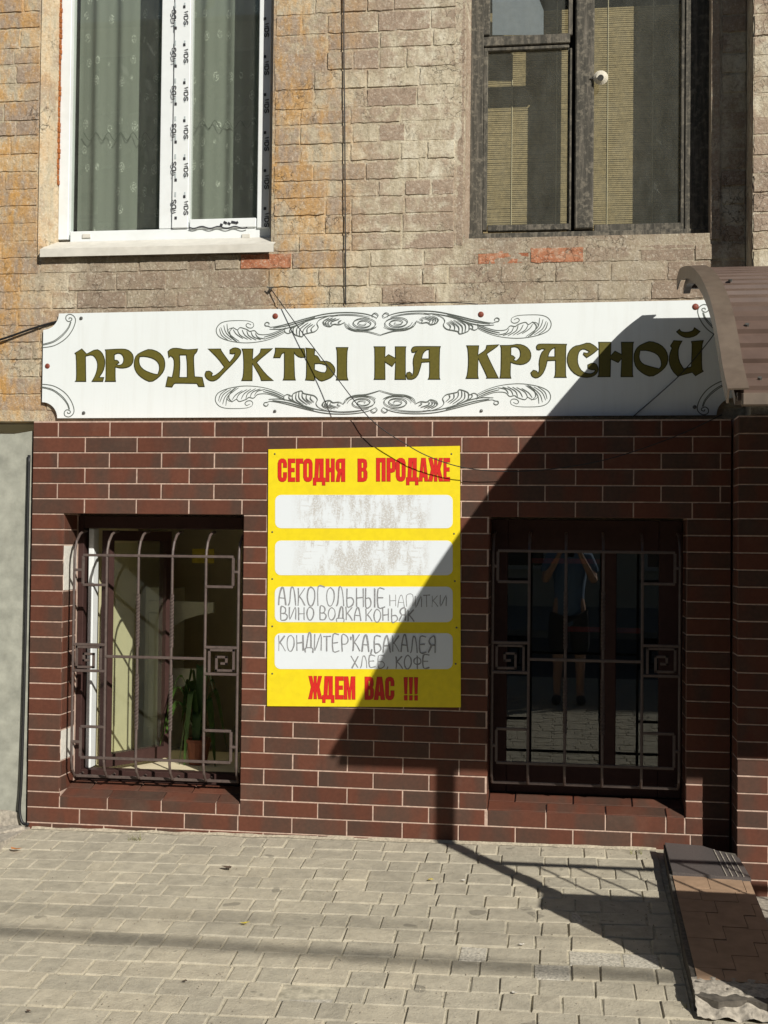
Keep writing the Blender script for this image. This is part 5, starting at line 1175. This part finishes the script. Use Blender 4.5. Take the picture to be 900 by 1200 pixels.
SKIN = plain('skin', (.45,.27,.19), .55, var=.06, bmp=0); SHIRT = plain('blue cotton', (.10,.17,.27), .85, var=.1, scale=15, bmp=.2); SHORTS = plain('dark cotton', (.03,.03,.035), .9, bmp=.2); SHOE = plain('dark shoe', (.04,.04,.04), .6); HAIR = plain('dark hair', (.03,.022,.016), .6)
bp = [(0,0,.93),(0,0,1.12),(0,-.01,1.32),(0,0,1.46),(0,.015,1.53),(0,.02,1.63),(0,.015,1.72)]; be = [(i,i+1) for i in range(6)]; br = [(.13,.10),(.125,.095),(.145,.10),.055,.052,(.078,.095),(.062,.075)]
for s_ in (-1, 1):
    n0 = len(bp); bp += [(.10*s_,0,.84),(.105*s_,.015,.50),(.11*s_,-.01,.10),(.115*s_,.04,.05),(.12*s_,.15,.035)]; be += [(0,n0),(n0,n0+1),(n0+1,n0+2),(n0+2,n0+3),(n0+3,n0+4)]; br += [.085,.056,.038,(.04,.04),(.04,.028)]
    n0 = len(bp); bp += [(.17*s_,-.01,1.39),(.235*s_,.10,1.17),(.115*s_,.31,1.40),(.085*s_,.35,1.46)]; be += [(2,n0),(n0,n0+1),(n0+1,n0+2),(n0+2,n0+3)]; br += [.06,.042,.027,(.034,.018)]
    for q in range(4):
        n1 = len(bp); z_ = 1.455 + .022*q; bp += [(.078*s_,.375,z_+.01),(.050*s_,.392,z_+.012),(.030*s_,.396,z_+.010)]; be += [(n0+3,n1),(n1,n1+1),(n1+1,n1+2)]; br += [.009,.0085,.0075]
    n1 = len(bp); bp += [(.07*s_,.34,1.475),(.045*s_,.335,1.50)]; be += [(n0+3,n1),(n1,n1+1)]; br += [.010,.009]
n1 = len(bp); bp += [(0,.125,1.62),(.085,.01,1.62),(-.085,.01,1.62)]; be += [(5,n1),(5,n1+1),(5,n1+2)]; br += [.012,.014,.014]
skin_body('body', bp, be, br, SKIN, per)
sp2 = [(0,0,.72),(0,0,1.08),(0,-.01,1.34),(0,0,1.45)]; se = [(0,1),(1,2),(2,3)]; sr = [(.165,.14),(.15,.12),(.165,.12),.075]
for s_ in (-1, 1): n0 = len(sp2); sp2 += [(.18*s_,-.01,1.39),(.225*s_,.06,1.24)]; se += [(2,n0),(n0,n0+1)]; sr += [.08,.072]
skin_body('t_shirt', sp2, se, sr, SHIRT, per)
hp = [(0,0,.96)]; he = []; hr = [(.15,.12)]
for s_ in (-1, 1): n0 = len(hp); hp += [(.10*s_,0,.82),(.11*s_,.015,.46)]; he += [(0,n0),(n0,n0+1)]; hr += [.11,.095]
skin_body('shorts', hp, he, hr, SHORTS, per)
for s_ in (-1, 1): skin_body('shoe', [(.112*s_,-.05,.05),(.115*s_,.05,.05),(.12*s_,.17,.04)], [(0,1),(1,2)], [.048,.05,(.05,.04)], SHOE, per)
skin_body('hair', [(0,-.03,1.64),(0,0,1.72),(0,.05,1.74)], [(0,1),(1,2)], [(.085,.08),(.085,.08),(.07,.05)], HAIR, per)
for (dx_, dz_, w_, nm, mt_) in ((-.032,1.645,.010,'eye',HAIR),(.032,1.645,.010,'eye',HAIR),(0,1.575,.022,'mouth',plain('lip', (.35,.13,.11), .5))):
    b2 = MB(); c0 = PB + Vector((dx_, .112, dz_)); b2.bbox(c0 - Vector((w_,.006,.004)), c0 + Vector((w_,.006,.004)), .003); b2.build(nm, mt_, per)
ph = MB(); c0 = PB + Vector((0,.385,1.49)); ph.bbox(c0 - Vector((.038,.004,.078)), c0 + Vector((.038,.004,.078)), .003); ph.build('phone', plain('phone glass', (.01,.01,.012), .15), label='dark mobile phone held up by the mirrored person', cat='phone')
# overhead line along the street: its soft shadow crosses the pavement
def pole(x, y, lab):
    t = empty('utility_pole', (x, y, -.2), lab, 'pole', 'utility poles of the street')
    b2 = MB(); b2.tube([(x,y,-.3),(x,y,6.4)], [.13,.10], 10); b2.build('shaft', CONC, t); b2 = MB(); b2.bbox((x-.04,y-.5,4.95),(x+.04,y+.5,5.03),.005); b2.build('crossarm', STEELS, t)
pole(-13, -7.15, 'concrete utility pole to the left of the shop'); pole(21, -8.0, 'concrete utility pole to the right of the shop')
sh_ = lambda X, Y, h: (X + .83*h/.78, Y - h/.78, h + gz(X, Y))
A0, A1 = Vector(sh_(.429, -1.192, 5.1)), Vector(sh_(2.632, -1.317, 5.1)); dd = (A1-A0)/(A1.x-A0.x)
b2 = MB(); b2.tube([A0 + dd*(-13-A0.x), A0, A1, A0 + dd*(21-A0.x)], .021, 8); b2.build('overhead_line', BLACKC, label='thick bundled overhead cable spanning along the street', cat='cable')
A0, A1 = Vector(sh_(.3, -.98, 5.6)), Vector(sh_(2.6, -.99, 5.6)); dd = (A1-A0)/(A1.x-A0.x)
b2 = MB(); b2.tube([A0 + dd*(-13-A0.x), A0, A1, A0 + dd*(21-A0.x)], .008, 8); b2.build('overhead_wire', BLACKC, label='thinner overhead wire above the bundled cable', cat='cable')
